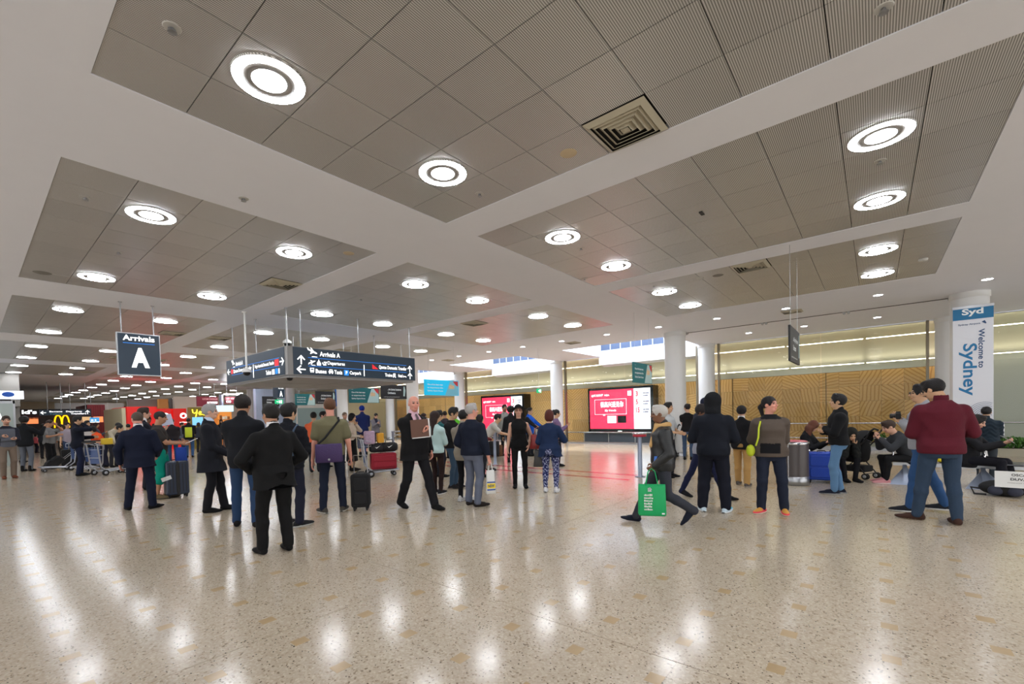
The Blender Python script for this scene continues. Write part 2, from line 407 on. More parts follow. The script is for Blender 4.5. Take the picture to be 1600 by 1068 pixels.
# small bits on the ceiling
def disc(x, y, r, name, label, m, z=ZC, h=.02, cat=None, prof=None):
    b = MB(); b.lathe(prof or [(r*.4, -h), (r*.9, -h*.8), (r, 0)], 24); o = b.build(name, m, loc=(x, y, z)); return tag(o, label, cat or name.replace('_', ' '))
zp = ZC+.006
SPK = mat('speaker_cream', (190, 172, 140), .6); SPG = mat('speaker_grey', (120, 116, 108), .7); DET = mat('detector_white', (190, 188, 182), .5)
disc(-.29, -2.09, .085, 'ceiling_speaker', 'cream round speaker beside the large overhead vent', SPK, zp, .006, 'speaker')
disc(-.29, 1.93, .085, 'ceiling_speaker', 'cream round speaker in corner of the left module', SPK, zp, .006, 'speaker')
disc(5.3, -2.1, .1, 'ceiling_speaker', 'grey round speaker beside the right bay vent', SPG, zp, .006, 'speaker')
disc(5.25, -1.75, .1, 'ceiling_speaker', 'pale round speaker beside the right bay vent', DET, zp, .012, 'speaker')
disc(-3.35, 6.4, .12, 'ceiling_speaker', 'grey round speaker in far corner of the left module', SPG, zp, .006, 'speaker')
def sprinkler(x, y, label, z=zp):
    root = empty('sprinkler', (x, y, z), label=label, cat='sprinkler')
    b = MB(); b.lathe([(.05, -.004), (.055, 0)], 20); b.build('rose', DET, root)
    b = MB(); b.lathe([(.012, -.03), (.012, -.004)], 8, caps=True); b.lathe([(.028, -.033), (.028, -.03)], 12); b.tube([(-.02, 0, -.031), (-.022, 0, -.015), (-.012, 0, -.005)], .003, 5); b.tube([(.02, 0, -.031), (.022, 0, -.015), (.012, 0, -.005)], .003, 5); b.build('head', STEEL, root)
for x, y, l in ((-.29, -.88, 'small sprinkler in corner of the nearest module'), (-3.32, -.9, 'sprinkler in the dark upper module corner'), (-.31, -4.5, 'sprinkler at top edge of the picture'), (2.11, -4.5, 'sprinkler between the two right ceiling lamps'), (2.11, -.87, 'sprinkler between two lamps above the screens'), (-3.31, 2.48, 'sprinkler in near corner of the left module'), (-2.7, 4.33, 'white smoke head between two left module lamps'), (7.3, -4.5, 'sprinkler above the lower right lamps'), (5.1, .0-.9, 'sprinkler in the right bay corner'), (5.9, 2.8, 'sprinkler beside the far right bay vent'), (1.4, 4.2, 'sprinkler in the middle bay')):
    sprinkler(x, y, l)
sprinkler(-2.1, 1.21, 'sprinkler on the white beam left of centre', ZC); sprinkler(3.6, -4.9+4.4+.4, 'sprinkler on the white cross beam', ZC)
disc(6.97, -5.13, .07, 'smoke_detector', 'white domed smoke detector near the right ceiling edge', DET, zp, .04, 'smoke detector')
b = MB(); b.box(-.06, -.02, -.012, .06, .02, 0); tag(b.build('ceiling_slot', mat('slot_dark', (30, 28, 26)), loc=(2.11, -2.69, zp)), 'small dark slot fitting in the middle bay panels', 'ceiling fitting')
# small recessed downlights in the white soffit
def small_light(x, y, label):
    root = empty('small_downlight', (x, y, ZC), label=label, cat='downlight', group='small downlights in the white soffit')
    b = MB(); b.lathe([(.088, -.001), (.09, -.006), (.105, -.006), (.108, 0)], 24, caps=False); b.build('trim_ring', WHITE, root)
    b = MB(); b.lathe([(.088, -.002), (.02, -.003)], 24); b.build('diffuser', LIT, root)
n = 0
for y in (-8.1, -6.3, -4.52, -2.65, -.95, .75, 2.52, 4.31, 6.09, 7.85, 9.6, 11.4, 13.2, 15, 17, 19, 22, 25, 28):
    small_light(9.82, y, 'small round downlight in the inner row, %s from the banner column' % ords[n-2] if n > 1 else 'small downlight out of view beyond the right edge, %s' % ('nearer one' if n else 'farther one')); n += 1
n = 0
for y in (-4.52, -2.69, -1.09):
    small_light(13.4, y, ['small downlight of outer row nearest the banner column', 'middle small downlight of the outer row by the stone wall', 'small downlight of outer row nearest the white column'][n]); n += 1
for k in range(14):
    x = -5.2+random.Random(k).random()*.3+(k % 2)*1.3; y = 17+1.9*k; small_light(x+1.6*(k > 7), y+10, 'small downlight over the distant left shops, %s pair, %s' % (ords[k//2], 'right one' if k % 2 else 'left one'))

# glass track fittings on the seam between the front columns
b = MB(); b.box(11.62, -6.6, ZC-.012, 11.66, .9, ZC); struct(b.build('trim_1', mat('seam_dark', (60, 58, 55), .6)))
for y in (-5.9, -3.9, -3.8, -1.9, -1.8, .45):
    b = MB(); b.rbox(11.58, y-.035, ZC-.045, 11.70, y+.035, ZC-.005, .01); b.lathe([(.02, -.07), (.02, -.045)], 10, (11.64, y, ZC)); tag(b.build('seam_bracket', STEEL), 'steel bracket on the ceiling seam at %s' % {-5.9: 'the banner column', -3.9: 'the third pair, near side', -3.8: 'the third pair, far side', -1.9: 'the middle pair, near side', -1.8: 'the middle pair, far side', .45: 'the front white column'}[y], 'bracket')

# --- columns
COLM = mat('column_paint', (214, 214, 212), .38, noise=.02, nscale=2); n = 0
cl = ['front white column beside the large red screen', 'white column carrying the Welcome to Sydney banner', 'white column behind the teal hanging banner', 'white column behind the banner column', 'white column between the two red screens', 'white column left of the second red screen', 'white column behind the bald man', 'white column behind the olive shirt man', 'slim white column at the end of the stone wall', 'olive lit column behind the young man with backpack', 'distant column left of the hanging letter A', 'distant column on the far window line', 'distant column beyond the shop front']
for k, (x, y) in enumerate([(11.3, .75), (11.3, -6.2), (15.2, .8), (15.2, -6.2), (15.2, 8.0), (15.2, 15.0), (11.3, 14.7), (11.3, 21.7), (15.2, 22.0), (11.3, 28.7), (11.3, 35.7), (15.2, 29.0), (15.2, 36.0)]):
    root = empty('column', (x, y, 0), label=cl[k], cat='column'); R = .335 if x < 12 else .31
    b = MB(); b.lathe([(R, .12), (R, ZC-.14)], 40, caps=False); b.build('shaft', COLM, root)
    b = MB(); b.lathe([(R+.012, 0), (R+.012, .12), (R, .125)], 40); b.build('base_ring', STEEL, root)
    b = MB(); b.lathe([(R, ZC-.14), (R+.02, ZC-.13), (R+.02, ZC)], 40, caps=False); b.build('cap_ring', COLM, root)

# --- right side: glazed screen line, stone wall, curved metal bulkhead, skylight wells
XG, XW = 15.4, 17.3
def stone_mat():
    m = bpy.data.materials.new('veined_sandstone'); m.use_nodes = True; nt = m.node_tree; L = nt.links.new; N = nt.nodes.new
    b = nt.nodes['Principled BSDF']; tc = N('ShaderNodeTexCoord'); oi = N('ShaderNodeObjectInfo')
    a = N('ShaderNodeMath'); a.operation = 'MULTIPLY'; a.inputs[1].default_value = 6.28; L(oi.outputs['Random'], a.inputs[0])
    rr = N('ShaderNodeVectorRotate'); rr.rotation_type = 'X_AXIS'; L(tc.outputs['Object'], rr.inputs['Vector']); L(a.outputs[0], rr.inputs['Angle'])
    ad = N('ShaderNodeVectorMath'); ad.operation = 'ADD'; cx_ = N('ShaderNodeCombineXYZ'); k = N('ShaderNodeMath'); k.operation = 'MULTIPLY'; k.inputs[1].default_value = 40; L(oi.outputs['Random'], k.inputs[0]); L(k.outputs[0], cx_.inputs[1]); L(rr.outputs[0], ad.inputs[0]); L(cx_.outputs[0], ad.inputs[1])
    wv = N('ShaderNodeTexWave'); wv.bands_direction = 'Y'; wv.inputs['Scale'].default_value = 2.8; wv.inputs['Distortion'].default_value = 3.5; wv.inputs['Detail'].default_value = 3; wv.inputs['Detail Scale'].default_value = .5; L(ad.outputs[0], wv.inputs['Vector'])
    ramp = N('ShaderNodeValToRGB'); L(wv.outputs['Fac'], ramp.inputs[0]); e = ramp.color_ramp.elements
    e[0].color = (*lin((196, 140, 84)), 1); e[1].color = (*lin((234, 188, 124)), 1); e[0].position = .0
    q = e.new(.14); q.color = (*lin((226, 176, 112)), 1)
    mr3 = N('ShaderNodeMapRange'); mr3.inputs[3].default_value = .86; mr3.inputs[4].default_value = 1.08; L(oi.outputs['Random'], mr3.inputs[0])
    vm = N('ShaderNodeVectorMath'); vm.operation = 'SCALE'; L(ramp.outputs[0], vm.inputs[0]); L(mr3.outputs[0], vm.inputs['Scale']); L(vm.outputs[0], b.inputs['Base Color'])
    b.inputs['Roughness'].default_value = .8; b.inputs['Specular IOR Level'].default_value = .2
    return m
SM = stone_mat()
b = MB(); b.box(XW+.03, -6.6, 0, XW+.2, 24.6, 2.83); wr = struct(b.build('wall_right', mat('stone_joint', (120, 92, 60), .8)))
tw, thh = .62, .564
_b = MB(); _b.box(0, .003, .003, .03, tw-.003, thh-.003); _o = _b.build('tmp', SM); smesh = _o.data; bpy.data.objects.remove(_o)
rng = random.Random(5)
for i in range(50):
    for j in range(5):
        o = bpy.data.objects.new('stone_panel', smesh); link(o, wr); o.location = (XW+rng.random()*.004, -6.5+tw*i, thh*j); struct(o)
b = MB()
for y in (-3.0, .3, 4.9, 9.5, 14, 18.5): b.box(XW-.01, y-.012, 0, XW, y+.012, 2.83)
struct(b.build('trim_2', mat('bronze_strip', (110, 90, 62), .4, .5)))
CREAM = mat('cream_wall', (214, 206, 172), .6)
b = MB(); b.box(XW, 24.6, 0, XW+.2, 64, ZC); struct(b.build('wall_far_right', CREAM))
b = MB(); b.box(XW, -16, 0, XW+.2, -6.6, 2.9); struct(b.build('wall_near_right', mat('pale_board', (198, 196, 184), .55)))
BM = mat('curved_metal', (206, 202, 186), .4, .85, noise=.04, nscale=1.2)
prof = [(XW+.02, 2.83), (XW+.0, 3.02), (XW-.10, 3.3), (XW-.32, 3.58), (XW-.65, 3.82), (XW-1.05, 4.0), (XW-1.5, 4.1), (XG+.02, 4.14)]
b = MB(); vs, fs = [], []
for y in (-16, 24.6): vs += [(x, y, z) for x, z in prof]
NP = len(prof); fs = [(i, i+1, NP+i+1, NP+i) for i in range(NP-1)]; b.add(vs, fs, True)
struct(b.build('bulkhead', BM))
TUBE = mat('strip_lamp', (255, 240, 200), .5, emit=(255, 242, 214), es=10)
for x, z, nm in ((15.9, 3.84, 'upper'), (17.0, 3.08, 'lower')):
    y = -15.8
    while y < 24:
        b = MB(); b.tube([(x, y, z), (x, y+2.25, z)], .012, 8)
        o = b.build('strip_light', TUBE); tag(o, 'warm strip light, %s row on curved metal bulkhead, %s from the right' % (nm, ords[min(19, int((y+15.8)/2.33))]), 'strip light', 'strip lights of the %s row' % nm); y += 2.33
# well walls of the skylights
b = MB()
for (x0, y0, x1, y1) in OPEN:
    for (a0, b0, a1, b1) in ((x0-.1, y0-.1, x1+.1, y0), (x0-.1, y1, x1+.1, y1+.1), (x0-.1, y0, x0, y1)):
        b.box(a0, b0, ZC+.1, a1, b1, 5.9)
struct(b.build('skylight_well', PLASTER))
WF = mat('bright_fascia', (236, 238, 240), .6)
for n_, (x0, y0, x1, y1) in enumerate(OPEN):
    b = MB(); b.box(XG-.02, y0-(.1 if n_ else .0), 3.78, XG+.06, y1+.1, 4.42); b.poly([(XG-.02, y0, 3.78), (XG+.3, y0, 3.7), (XG+.3, y1, 3.7), (XG-.02, y1, 3.78)], .01, (0, 0, -1)); struct(b.build('fascia', WF))
    root = struct(empty('window_%d' % (n_+1), (XG, y0, 4.42)))
    Wd = y1-y0; npn = 9
    b = MB(); b.box(-.03, 0, 0, .03, Wd, .03); b.box(-.03, 0, .9, .03, Wd, .95)
    for k in range(npn+1): b.box(-.03, Wd*k/npn-.02, 0, .03, Wd*k/npn+.02, .95)
    b.build('window_frame', mat('window_frame_white', (200, 205, 212), .4), root)
    for k in range(npn):
        b = MB(); b.box(-.008, Wd*k/npn+.02, .03, .008, Wd*(k+1)/npn-.02, .9); b.build('pane', mat('tinted_pane', (84, 98, 124), .3, spec=.3), root)
# glazed screen line: posts and panes
GL = bpy.data.materials.new('clear_glass'); GL.use_nodes = True; nt = GL.node_tree; nt.nodes.remove(nt.nodes['Principled BSDF'])
tr = nt.nodes.new('ShaderNodeBsdfTransparent'); tr.inputs[0].default_value = (.93, .96, .95, 1); gs = nt.nodes.new('ShaderNodeBsdfGlossy'); gs.inputs['Roughness'].default_value = .02
fr = nt.nodes.new('ShaderNodeFresnel'); fr.inputs[0].default_value = 1.22; mx = nt.nodes.new('ShaderNodeMixShader')
geo = nt.nodes.new('ShaderNodeNewGeometry'); iv = nt.nodes.new('ShaderNodeMath'); iv.operation = 'SUBTRACT'; iv.inputs[0].default_value = 1; nt.links.new(geo.outputs['Backfacing'], iv.inputs[1]); ml = nt.nodes.new('ShaderNodeMath'); ml.operation = 'MULTIPLY'; nt.links.new(fr.outputs[0], ml.inputs[0]); nt.links.new(iv.outputs[0], ml.inputs[1]); nt.links.new(ml.outputs[0], mx.inputs[0]); nt.links.new(tr.outputs[0], mx.inputs[1]); nt.links.new(gs.outputs[0], mx.inputs[2]); nt.links.new(mx.outputs[0], nt.nodes['Material Output'].inputs[0])
MATS['clear_glass'] = GL
MUL = mat('mullion_metal', (128, 120, 104), .35, .8)
gy = [(-12.9, -9.8), (-9.75, -6.62), (-5.78, -3.0), (-2.97, .33), (1.27, 4.4), (4.43, 7.55), (8.45, 11.5), (11.53, 14.6), (15.4, 18.5), (18.53, 21.6)]
for k, (a, c) in enumerate(gy):
    b = MB(); b.box(XG-.006, a, .12, XG+.006, c, 3.76 if 1 < a < 19.4 else ZC-.02)
    tag(b.build('glass_pane', GL), kind='structure')
b = MB()
for y in (-5.74, .38, 1.22, 7.6, 8.42, 14.63, 15.38, -6.66, 21.6): b.box(XG-.07, y-.035, 0, XG+.09, y+.035, ZC)
struct(b.build('mullions', MUL))
b = MB(); b.box(XG-.05, -16, 0, XG+.05, -5.74, .12); b.box(XG-.05, -5.74, 0, XG+.05, .38, .12); b.box(XG-.05, 1.2, 0, XG+.05, 21.6, .05); struct(b.build('sill_rail', STEEL))
# chrome handrail in front of the glass
def rail(x, y0, y1, z, posts, label, zs=None, r=.024):
    root = empty('handrail', (x, (y0+y1)/2, 0), label=label, cat='handrail'); h = (y1-y0)/2
    for zz in ([z] if zs is None else zs):
        b = MB(); b.tube([(0, -h, zz), (0, h, zz)], r, 10); b.build('rail', CHROME, root)
    for k in range(posts):
        y = -h+.1+(2*h-.2)*k/max(1, posts-1); b = MB(); b.tube([(0, y, 0), (0, y, z)], .018, 8); b.lathe([(.05, 0), (.05, .012)], 16, (0, y, 0)); b.build('post', CHROME, root)
rail(15.15, -13, .2, .93, 8, 'long chrome handrail before the patterned stone wall', (.93, .42))
rail(15.9, 1.4, 11.0, .52, 8, 'low white rail in front of the large red screen', r=.03)
# walls that close the hall
b = MB(); b.box(-12, 64, 0, 18, 64.2, ZC); struct(b.build('wall_back', mat('beige_wall', (206, 190, 168), .7)))
b = MB(); b.box(-12.2, -16, 0, -12, 64, ZC); struct(b.build('wall_left', mat('grey_wall', (196, 192, 186), .7)))
b = MB(); b.box(-12, -16.2, 0, 18, -16, ZC+.2); struct(b.build('wall_front', mat('pale_wall', (200, 196, 190), .7)))
b = MB(); b.box(-6.6, 27.6, 2.55, -2.5, 28.0, ZC); b.box(-2.8, 28, 0, -2.5, 50, ZC); struct(b.build('wall_shop_left', mat('grey_bulkhead', (150, 146, 140), .7)))
b = MB(); b.box(15.4, -16, ZC, 17.6, .95, ZC+.1); b.box(15.3, .95, 5.35, 17.6, 30, 5.45); b.box(17.5, -16, 2.8, 17.6, 80, 5.4); b.box(15.4, 19.5, ZC, 17.6, 80, ZC+.1); struct(b.build('roof_right', PLASTER))
# ================================================================== hanging signs, banners, screens
def sy(p0, p1):                              # frame on a plane y = const, X to the right, Z up, facing -Y (towards the viewer)
    return Matrix.Translation(Vector(p0))
def face_x(x, y, z):                         # local X runs along -Y, local -Y faces -X
    return Matrix(((0, 1, 0, x), (-1, 0, 0, y), (0, 0, 1, z), (0, 0, 0, 1)))
def rods(pts, z, root, m=STEEL, name='hanging_rod', r=.012):
    for x, y in pts:
        b = MB(); b.tube([(x, y, z), (x, y, ZC)], r, 8); b.lathe([(.035, -.012), (.035, 0)], 12, (x, y, ZC)); o = b.build(name, m)
        o.parent = root; o.matrix_parent_inverse = Matrix.Translation(-root.location)
# single letter sign
root = empty('hanging_sign', (-1.795, 7.8, 2.6), label='square navy hanging sign reading Arrivals A', cat='sign')
b = MB(); b.box(-.375, 0, 0, .375, .09, .91); b.build('sign_frame', STEEL, root)
b = MB(); b.box(-.36, -.004, .02, .36, .0, .89); b.build('sign_face', NAVY, root)
text('Arrivals', (-.275, .745, .275, .86), GLOW, root, bold=.02).location = (0, -.005, 0)
text('A', (-.145, .17, .17, .60), GLOW, root, bold=.05).location = (0, -.005, 0)
b = MB(); b.box(-.275, -.007, .685, .275, -.004, .697); b.build('blue_line', SBLUE, root)
rods([(-2.08, 7.84), (-1.52, 7.84)], 3.5, root)
# large square board
def arrow(cx_, cz, s, ang, M):               # flat arrow with two head strokes
    b = MB(); R = Matrix.Translation(Vector((cx_, 0, cz))) @ Matrix.Rotation(math.radians(ang), 4, 'Y')
    b.box(-.07*s, -.003, -.5*s, .07*s, 0, .4*s, M @ R)
    for sg in (-1, 1):
        R2 = R @ Matrix.Translation(Vector((0, 0, .48*s))) @ Matrix.Rotation(math.radians(45*sg), 4, 'Y')
        b.box(-.07*s, -.003, -.62*s, .07*s, 0, .05*s, M @ R2)
    return b
def flat(M, parent, name, m, quads):
    b = MB()
    for q in quads: b.box(q[0], -.003, q[1], q[2], 0, q[3], M)
    return b.build(name, m, parent)
def plane_icon(M, parent, x, z, s, down=False):
    b = MB(); a = -1 if down else 1
    def P(pts): b.poly([M @ Vector((x+px*s, 0, z+pz*s*1)) for px, pz in pts], .003, M.to_3x3() @ Vector((0, -1, 0)))
    def Q(pts): P([(px, pz*(1 if down else -1)+(0 if down else .12)) for px, pz in pts])
    Q([(-.52, .24), (-.46, .36), (.38, .06), (.52, -.06), (.46, -.12), (.30, -.10)]); Q([(-.52, .26), (-.62, .50), (-.52, .50), (-.38, .30)]); Q([(-.10, .20), (-.26, .52), (-.14, .50), (.16, .12)]); Q([(-.16, .10), (-.30, -.16), (-.20, -.16), (.14, .02)])
    P([(-.1, -.5), (.5, -.5), (.5, -.42), (-.1, -.42)])
    return b.build('flight_symbol', GLOW, parent)
root = empty('overhead_direction_board', (2.42, 7.82, 2.6), label='large square overhead board of arrivals directions in the hall', cat='sign')
X0, X1, Y0, Y1 = .55-2.42, 4.3-2.42, 5.95-7.82, 9.7-7.82
CASE = mat('board_case', (150, 148, 146), .5, .2)
b = MB(); b.box(X0, Y0, 0, X1, Y1, .67); b.box(X0+.05, Y0+.05, -.05, X1-.05, Y1-.05, 0); b.build('case', CASE, root)
b = MB(); b.box(X0+1.9, Y0+.05, -.052, X0+1.91, Y1-.05, -.05); b.box(X0+.05, Y0+1.9, -.052, X1-.05, Y0+1.91, -.05); b.build('case_joint', GREYR, root)
F1 = Matrix.Translation(Vector((X0+.13, Y0-.004, 0)))      # right-hand face, 3.62 wide
F2 = face_x(X0-.004, Y1-.05, 0)                            # left-hand face, 3.57 wide
flat(F1, root, 'sign_face', NAVY, [(0, .015, 3.61, .655)])
f2 = flat(F2, root, 'sign_face', NAVY, [(0, .015, 3.57, .655)]); f2['label'] = 'left face of the navy direction board'
F1 = Matrix.Translation(Vector((0, -.0035, 0))) @ F1; F2 = Matrix.Translation(Vector((-.0035, 0, 0))) @ F2
def T(F, s, x0, z0, x1, z1, m=GLOW, bold=.015): return text(s, (x0, z0, x1, z1), m, root, bold=bold, M=F)
flat(F1, root, 'blue_line', SBLUE, [(.36, .425, 3.3, .437), (.36, .225, 3.3, .237)]); flat(F1, root, 'divider', GLOW, [(1.88, .06, 1.9, .36)])
plane_icon(F1, root, .48, .56, .22, True); T(F1, 'Arrivals A', .66, .485, 1.2, .6)
arrow(.19, .36, .2, 0, F1).build('arrow', GLOW, root); arrow(.19, .14, .2, -90, F1).build('arrow', GLOW, root)
plane_icon(F1, root, .46, .33, .16); T(F1, 'Departures', .86, .27, 1.33, .38)
b = MB(); [b.box(x0, -.003, z0, x1, 0, z1, F1) for x0, z0, x1, z1 in ((.58, .26, .68, .33), (.6, .34, .66, .36), (.62, .36, .64, .4), (.72, .3, .74, .34), (.74, .27, .8, .31), (.76, .33, .84, .36), (.8, .27, .82, .33))]; b.build('flight_symbol', GLOW, root)
b = MB(); [b.box(x0, -.003, z0, x1, 0, z1, F1) for x0, z0, x1, z1 in ((.4, .11, .5, .19), (.41, .08, .44, .11), (.46, .08, .49, .11), (.88, .1, 1.0, .14), (.9, .14, .98, .18), (.89, .075, .92, .1), (.96, .075, .99, .1))]; b.build('vehicle_symbol', GLOW, root)
flat(F1, root, 'symbol_window', NAVY, [(.415, .14, .485, .17), (.915, .145, .965, .165)]).location.y -= .004
T(F1, 'Buses', .54, .07, .82, .17); T(F1, 'Taxis', 1.03, .07, 1.25, .17); T(F1, 'Carpark', 1.46, .06, 1.8, .17)
flat(F1, root, 'parking_square', mat('parking_blue', (20, 120, 200), .4, emit=(20, 120, 210), es=1), [(1.3, .05, 1.43, .19)]); o = T(F1, 'P', 1.345, .08, 1.395, .165); o.location.y -= .004
b = MB(); b.poly([F1 @ Vector(p) for p in ((2.15, 0, .39), (2.15, 0, .27), (2.33, 0, .27))], .003, (0, -1, 0)); b.build('red_tail_symbol', mat('tail_red', (220, 30, 40), .4, emit=(225, 30, 40), es=.9), root)
T(F1, 'Qantas Domestic Transfer', 2.36, .27, 3.3, .38); T(F1, 'Trains', 2.55, .08, 2.8, .17); T(F1, 'Hotel', 3.0, .08, 3.15, .17)
b = MB(); [b.box(x0, -.003, z0, x1, 0, z1, F1) for x0, z0, x1, z1 in ((2.83, .09, 2.9, .18), (2.82, .06, 2.84, .09), (2.89, .06, 2.91, .09), (3.18, .08, 3.19, .14), (3.18, .1, 3.28, .12), (3.27, .08, 3.28, .11))]; b.build('train_symbol', GLOW, root)
arrow(3.42, .33, .17, 0, F1).build('arrow', GLOW, root); arrow(3.42, .13, .17, 0, F1).build('arrow', GLOW, root)
flat(F2, root, 'blue_line', SBLUE, [(.36, .42, 3.3, .432), (.36, .23, 3.3, .242)]); flat(F2, root, 'divider', GLOW, [(1.8, .06, 1.83, .4)])
plane_icon(F2, root, .5, .54, .2, True); T(F2, 'Arrivals A', .66, .46, 1.15, .58)
arrow(.16, .34, .18, -90, F2).build('arrow', GLOW, root); T(F2, 'Qantas Domestic Transfer', .48, .27, 1.7, .38)
flat(F2, root, 'red_square', MATS['tail_red'], [(.33, .27, .45, .39), (3.06, .25, 3.26, .4)]); T(F2, 'Virgin Australia Domestic Transfer', 1.9, .27, 3.02, .38)
arrow(3.42, .33, .2, 90, F2).build('arrow', GLOW, root); T(F2, 'Toilets', 2.55, .07, 2.85, .18)
flat(F2, root, 'toilet_symbol', GLOW, [(2.9, .06, 2.98, .18), (3.0, .06, 3.03, .18), (3.24, .06, 3.3, .18)]); flat(F2, root, 'access_square', MATS['parking_blue'], [(3.08, .06, 3.2, .19)])
rods([(.6, 6.05), (.9, 5.99), (2.45, 5.99), (4.2, 6.05), (.6, 7.75), (.6, 9.3), (2.45, 9.6), (4.2, 9.6), (4.2, 7.8)], 3.26, root)
# camera domes on drop poles
def dome(x, y, zb, label):
    root = empty('camera_dome', (x, y, zb), label=label, cat='security camera')
    b = MB(); b.tube([(0, 0, .12), (0, 0, ZC-zb)], .022, 10); b.lathe([(.06, -.02), (.06, 0)], 16, (0, 0, ZC-zb)); b.build('drop_pole', WHITE, root)
    b = MB(); b.lathe([(.105, .03), (.105, .08), (.05, .12), (.02, .14)], 20); b.build('housing', WHITE, root)
    b = MB(); b.lathe([(.001, -.055), (.05, -.045), (.078, -.01), (.08, .03)], 20); b.build('dome', mat('dark_dome', (18, 18, 20), .1), root)
dome(.10, 7.1, 2.69, 'white camera dome on a long pole in front of the board left face')
root = empty('camera_dome', (.62, 6.02, 2.53), label='small dark camera dome under the near corner of the board', cat='security camera')
b = MB(); b.lathe([(.12, .0), (.12, .015)], 20); b.build('housing', CASE, root)
b = MB(); b.lathe([(.001, -.07), (.05, -.055), (.07, -.01), (.075, .0)], 20); b.build('dome', MATS['dark_dome'], root)
for x, y, zb, l in ((6.0, 8.75, 3.6, 'dark camera dome hanging before the lamp above the board'), (1.0, 6.9, 3.45, 'pale conical camera mount above the board corner')):
    dome(x, y, zb, l)
# hanging banners, each facing along the hall
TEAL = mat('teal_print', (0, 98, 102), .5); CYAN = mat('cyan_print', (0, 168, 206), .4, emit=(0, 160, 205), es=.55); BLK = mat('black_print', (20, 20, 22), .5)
PALE = mat('pale_sail_print', (172, 198, 196), .5); PRED = mat('red_print', (186, 40, 44), .5); PTXT = mat('white_print', (232, 236, 236), .5); PCY = mat('pale_cyan_print', (120, 190, 210), .5)
def banner(x0, x1, y, z0, z1, kind, label, lit=False):
    root = empty('hanging_banner', ((x0+x1)/2, y, z0), label=label, cat='banner'); W = x1-x0; H = z1-z0; h = W/2
    b = MB(); b.box(-h, 0, 0, h, .03, H); b.build('banner_sheet', {'teal': TEAL, 'cyan': CYAN, 'black': BLK}[kind], root)
    F = Matrix.Translation(Vector((-h, -.002, 0)))
    if kind == 'black':
        text('...the Sydney Symphony', (.25*W, .56*H, .78*W, .74*H), PTXT, root, bold=.02, M=F); text('Orchestra', (.25*W, .34*H, .55*W, .5*H), PTXT, root, bold=.02, M=F)
        text('sydneysymphony proud partner', (.1*W, .1*H, .7*W, .16*H), PTXT, root, M=F)
        b = MB(); b.poly([F @ Vector(p) for p in ((.86*W, 0, .2*H), (.92*W, 0, .2*H), (.95*W, 0, .6*H), (.92*W, 0, .9*H), (.88*W, 0, .9*H), (.87*W, 0, .6*H))], .002, (0, -1, 0)); b.build('printed_figure', PALE, root)
    else:
        b = MB(); b.poly([F @ Vector(p) for p in ((.58*W, 0, .02*H), (.98*W, 0, .02*H), (.98*W, 0, .55*H), (.82*W, 0, .96*H), (.74*W, 0, .96*H))], .0015, (0, -1, 0)); b.build('sail_print', PALE if kind == 'teal' else PCY, root)
        b = MB(); b.poly([F @ Vector(p) for p in ((.82*W, -.001, .96*H), (.98*W, -.001, .96*H), (.98*W, -.001, .6*H), (.9*W, -.001, .72*H))], .0015, (0, -1, 0)); b.build('red_print', PRED, root)
        b = MB(); b.box(.7*W, -.003, .45*H, .86*W, -.0015, .68*H, F); b.box(.74*W, -.0035, .52*H, .78*W, -.0015, .74*H, F); b.build('figures_print', mat('mixed_print', (214, 180, 140), .5, noise=.5, nscale=30), root)
        for k, s in enumerate(('One of the best ways', 'to experience the', 'Sydney Opera House')):
            text(s, (.08*W, (.62-.2*k)*H, .52*W, (.74-.2*k)*H), PTXT, root, bold=.02, M=F)
        text('Opera', (.07*W, .85*H, .14*W, .89*H), PTXT, root, M=F)
    for xx in (-h*.75, h*.75):
        b = MB(); b.tube([(xx, .015, H), (xx, .015, ZC-z0)], .003, 5); b.build('hanging_wire', STEEL, root)
def ban(u0, v0, u1, v1, kind, label, hgt=.56):
    a = G(u0, v0, 2.86); c = G(u1, v1, 2.86); y = (a[1]+c[1])/2; x0 = on_y(u0, v0, y)[0]; x1 = on_y(u1, v1, y)[0]
    banner(x0, x1, y, 2.86-hgt, 2.86, kind, label)
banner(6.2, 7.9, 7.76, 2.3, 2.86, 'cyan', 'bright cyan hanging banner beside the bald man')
banner(4.2, 5.35, -3.42, 2.29, 2.86, 'black', 'black hanging banner seen nearly edge-on before the stone wall')
banner(3.55, 4.75, -6.25, 2.30, 2.87, 'teal', 'teal hanging banner beside the Welcome to Sydney column')
banner(7.05, 8.35, .42, 2.3, 2.84, 'teal', 'teal hanging banner between the two white columns')
for u0, v0, u1, v1, k, l in ((595, 601, 635, 599.5, 'black', 'black hanging banner under the right edge of the direction board'), (545, 605.5, 592, 606.5, 'teal', 'dark teal hanging banner behind the olive shirt man'),
                             (493, 611, 524, 610.5, 'black', 'black hanging banner beside the blue pillar sign'), (461, 615, 492, 615.5, 'teal', 'dark teal hanging banner right of the olive column'), (409.5, 619, 436, 618.5, 'black', 'black hanging banner left of the small letter A sign')):
    d0 = {595: 18, 545: 16.6, 493: 20, 461: 22, 409.5: 25}[u0]
    p = CAM+ray((u0+u1)/2, v0)*d0; y = float(p[1]); x0 = on_y(u0, v0, y)[0]; x1 = on_y(u1, v0, y)[0]; z1 = float(p[2])
    banner(x0, x1, y, z1-.56, z1, k, l)
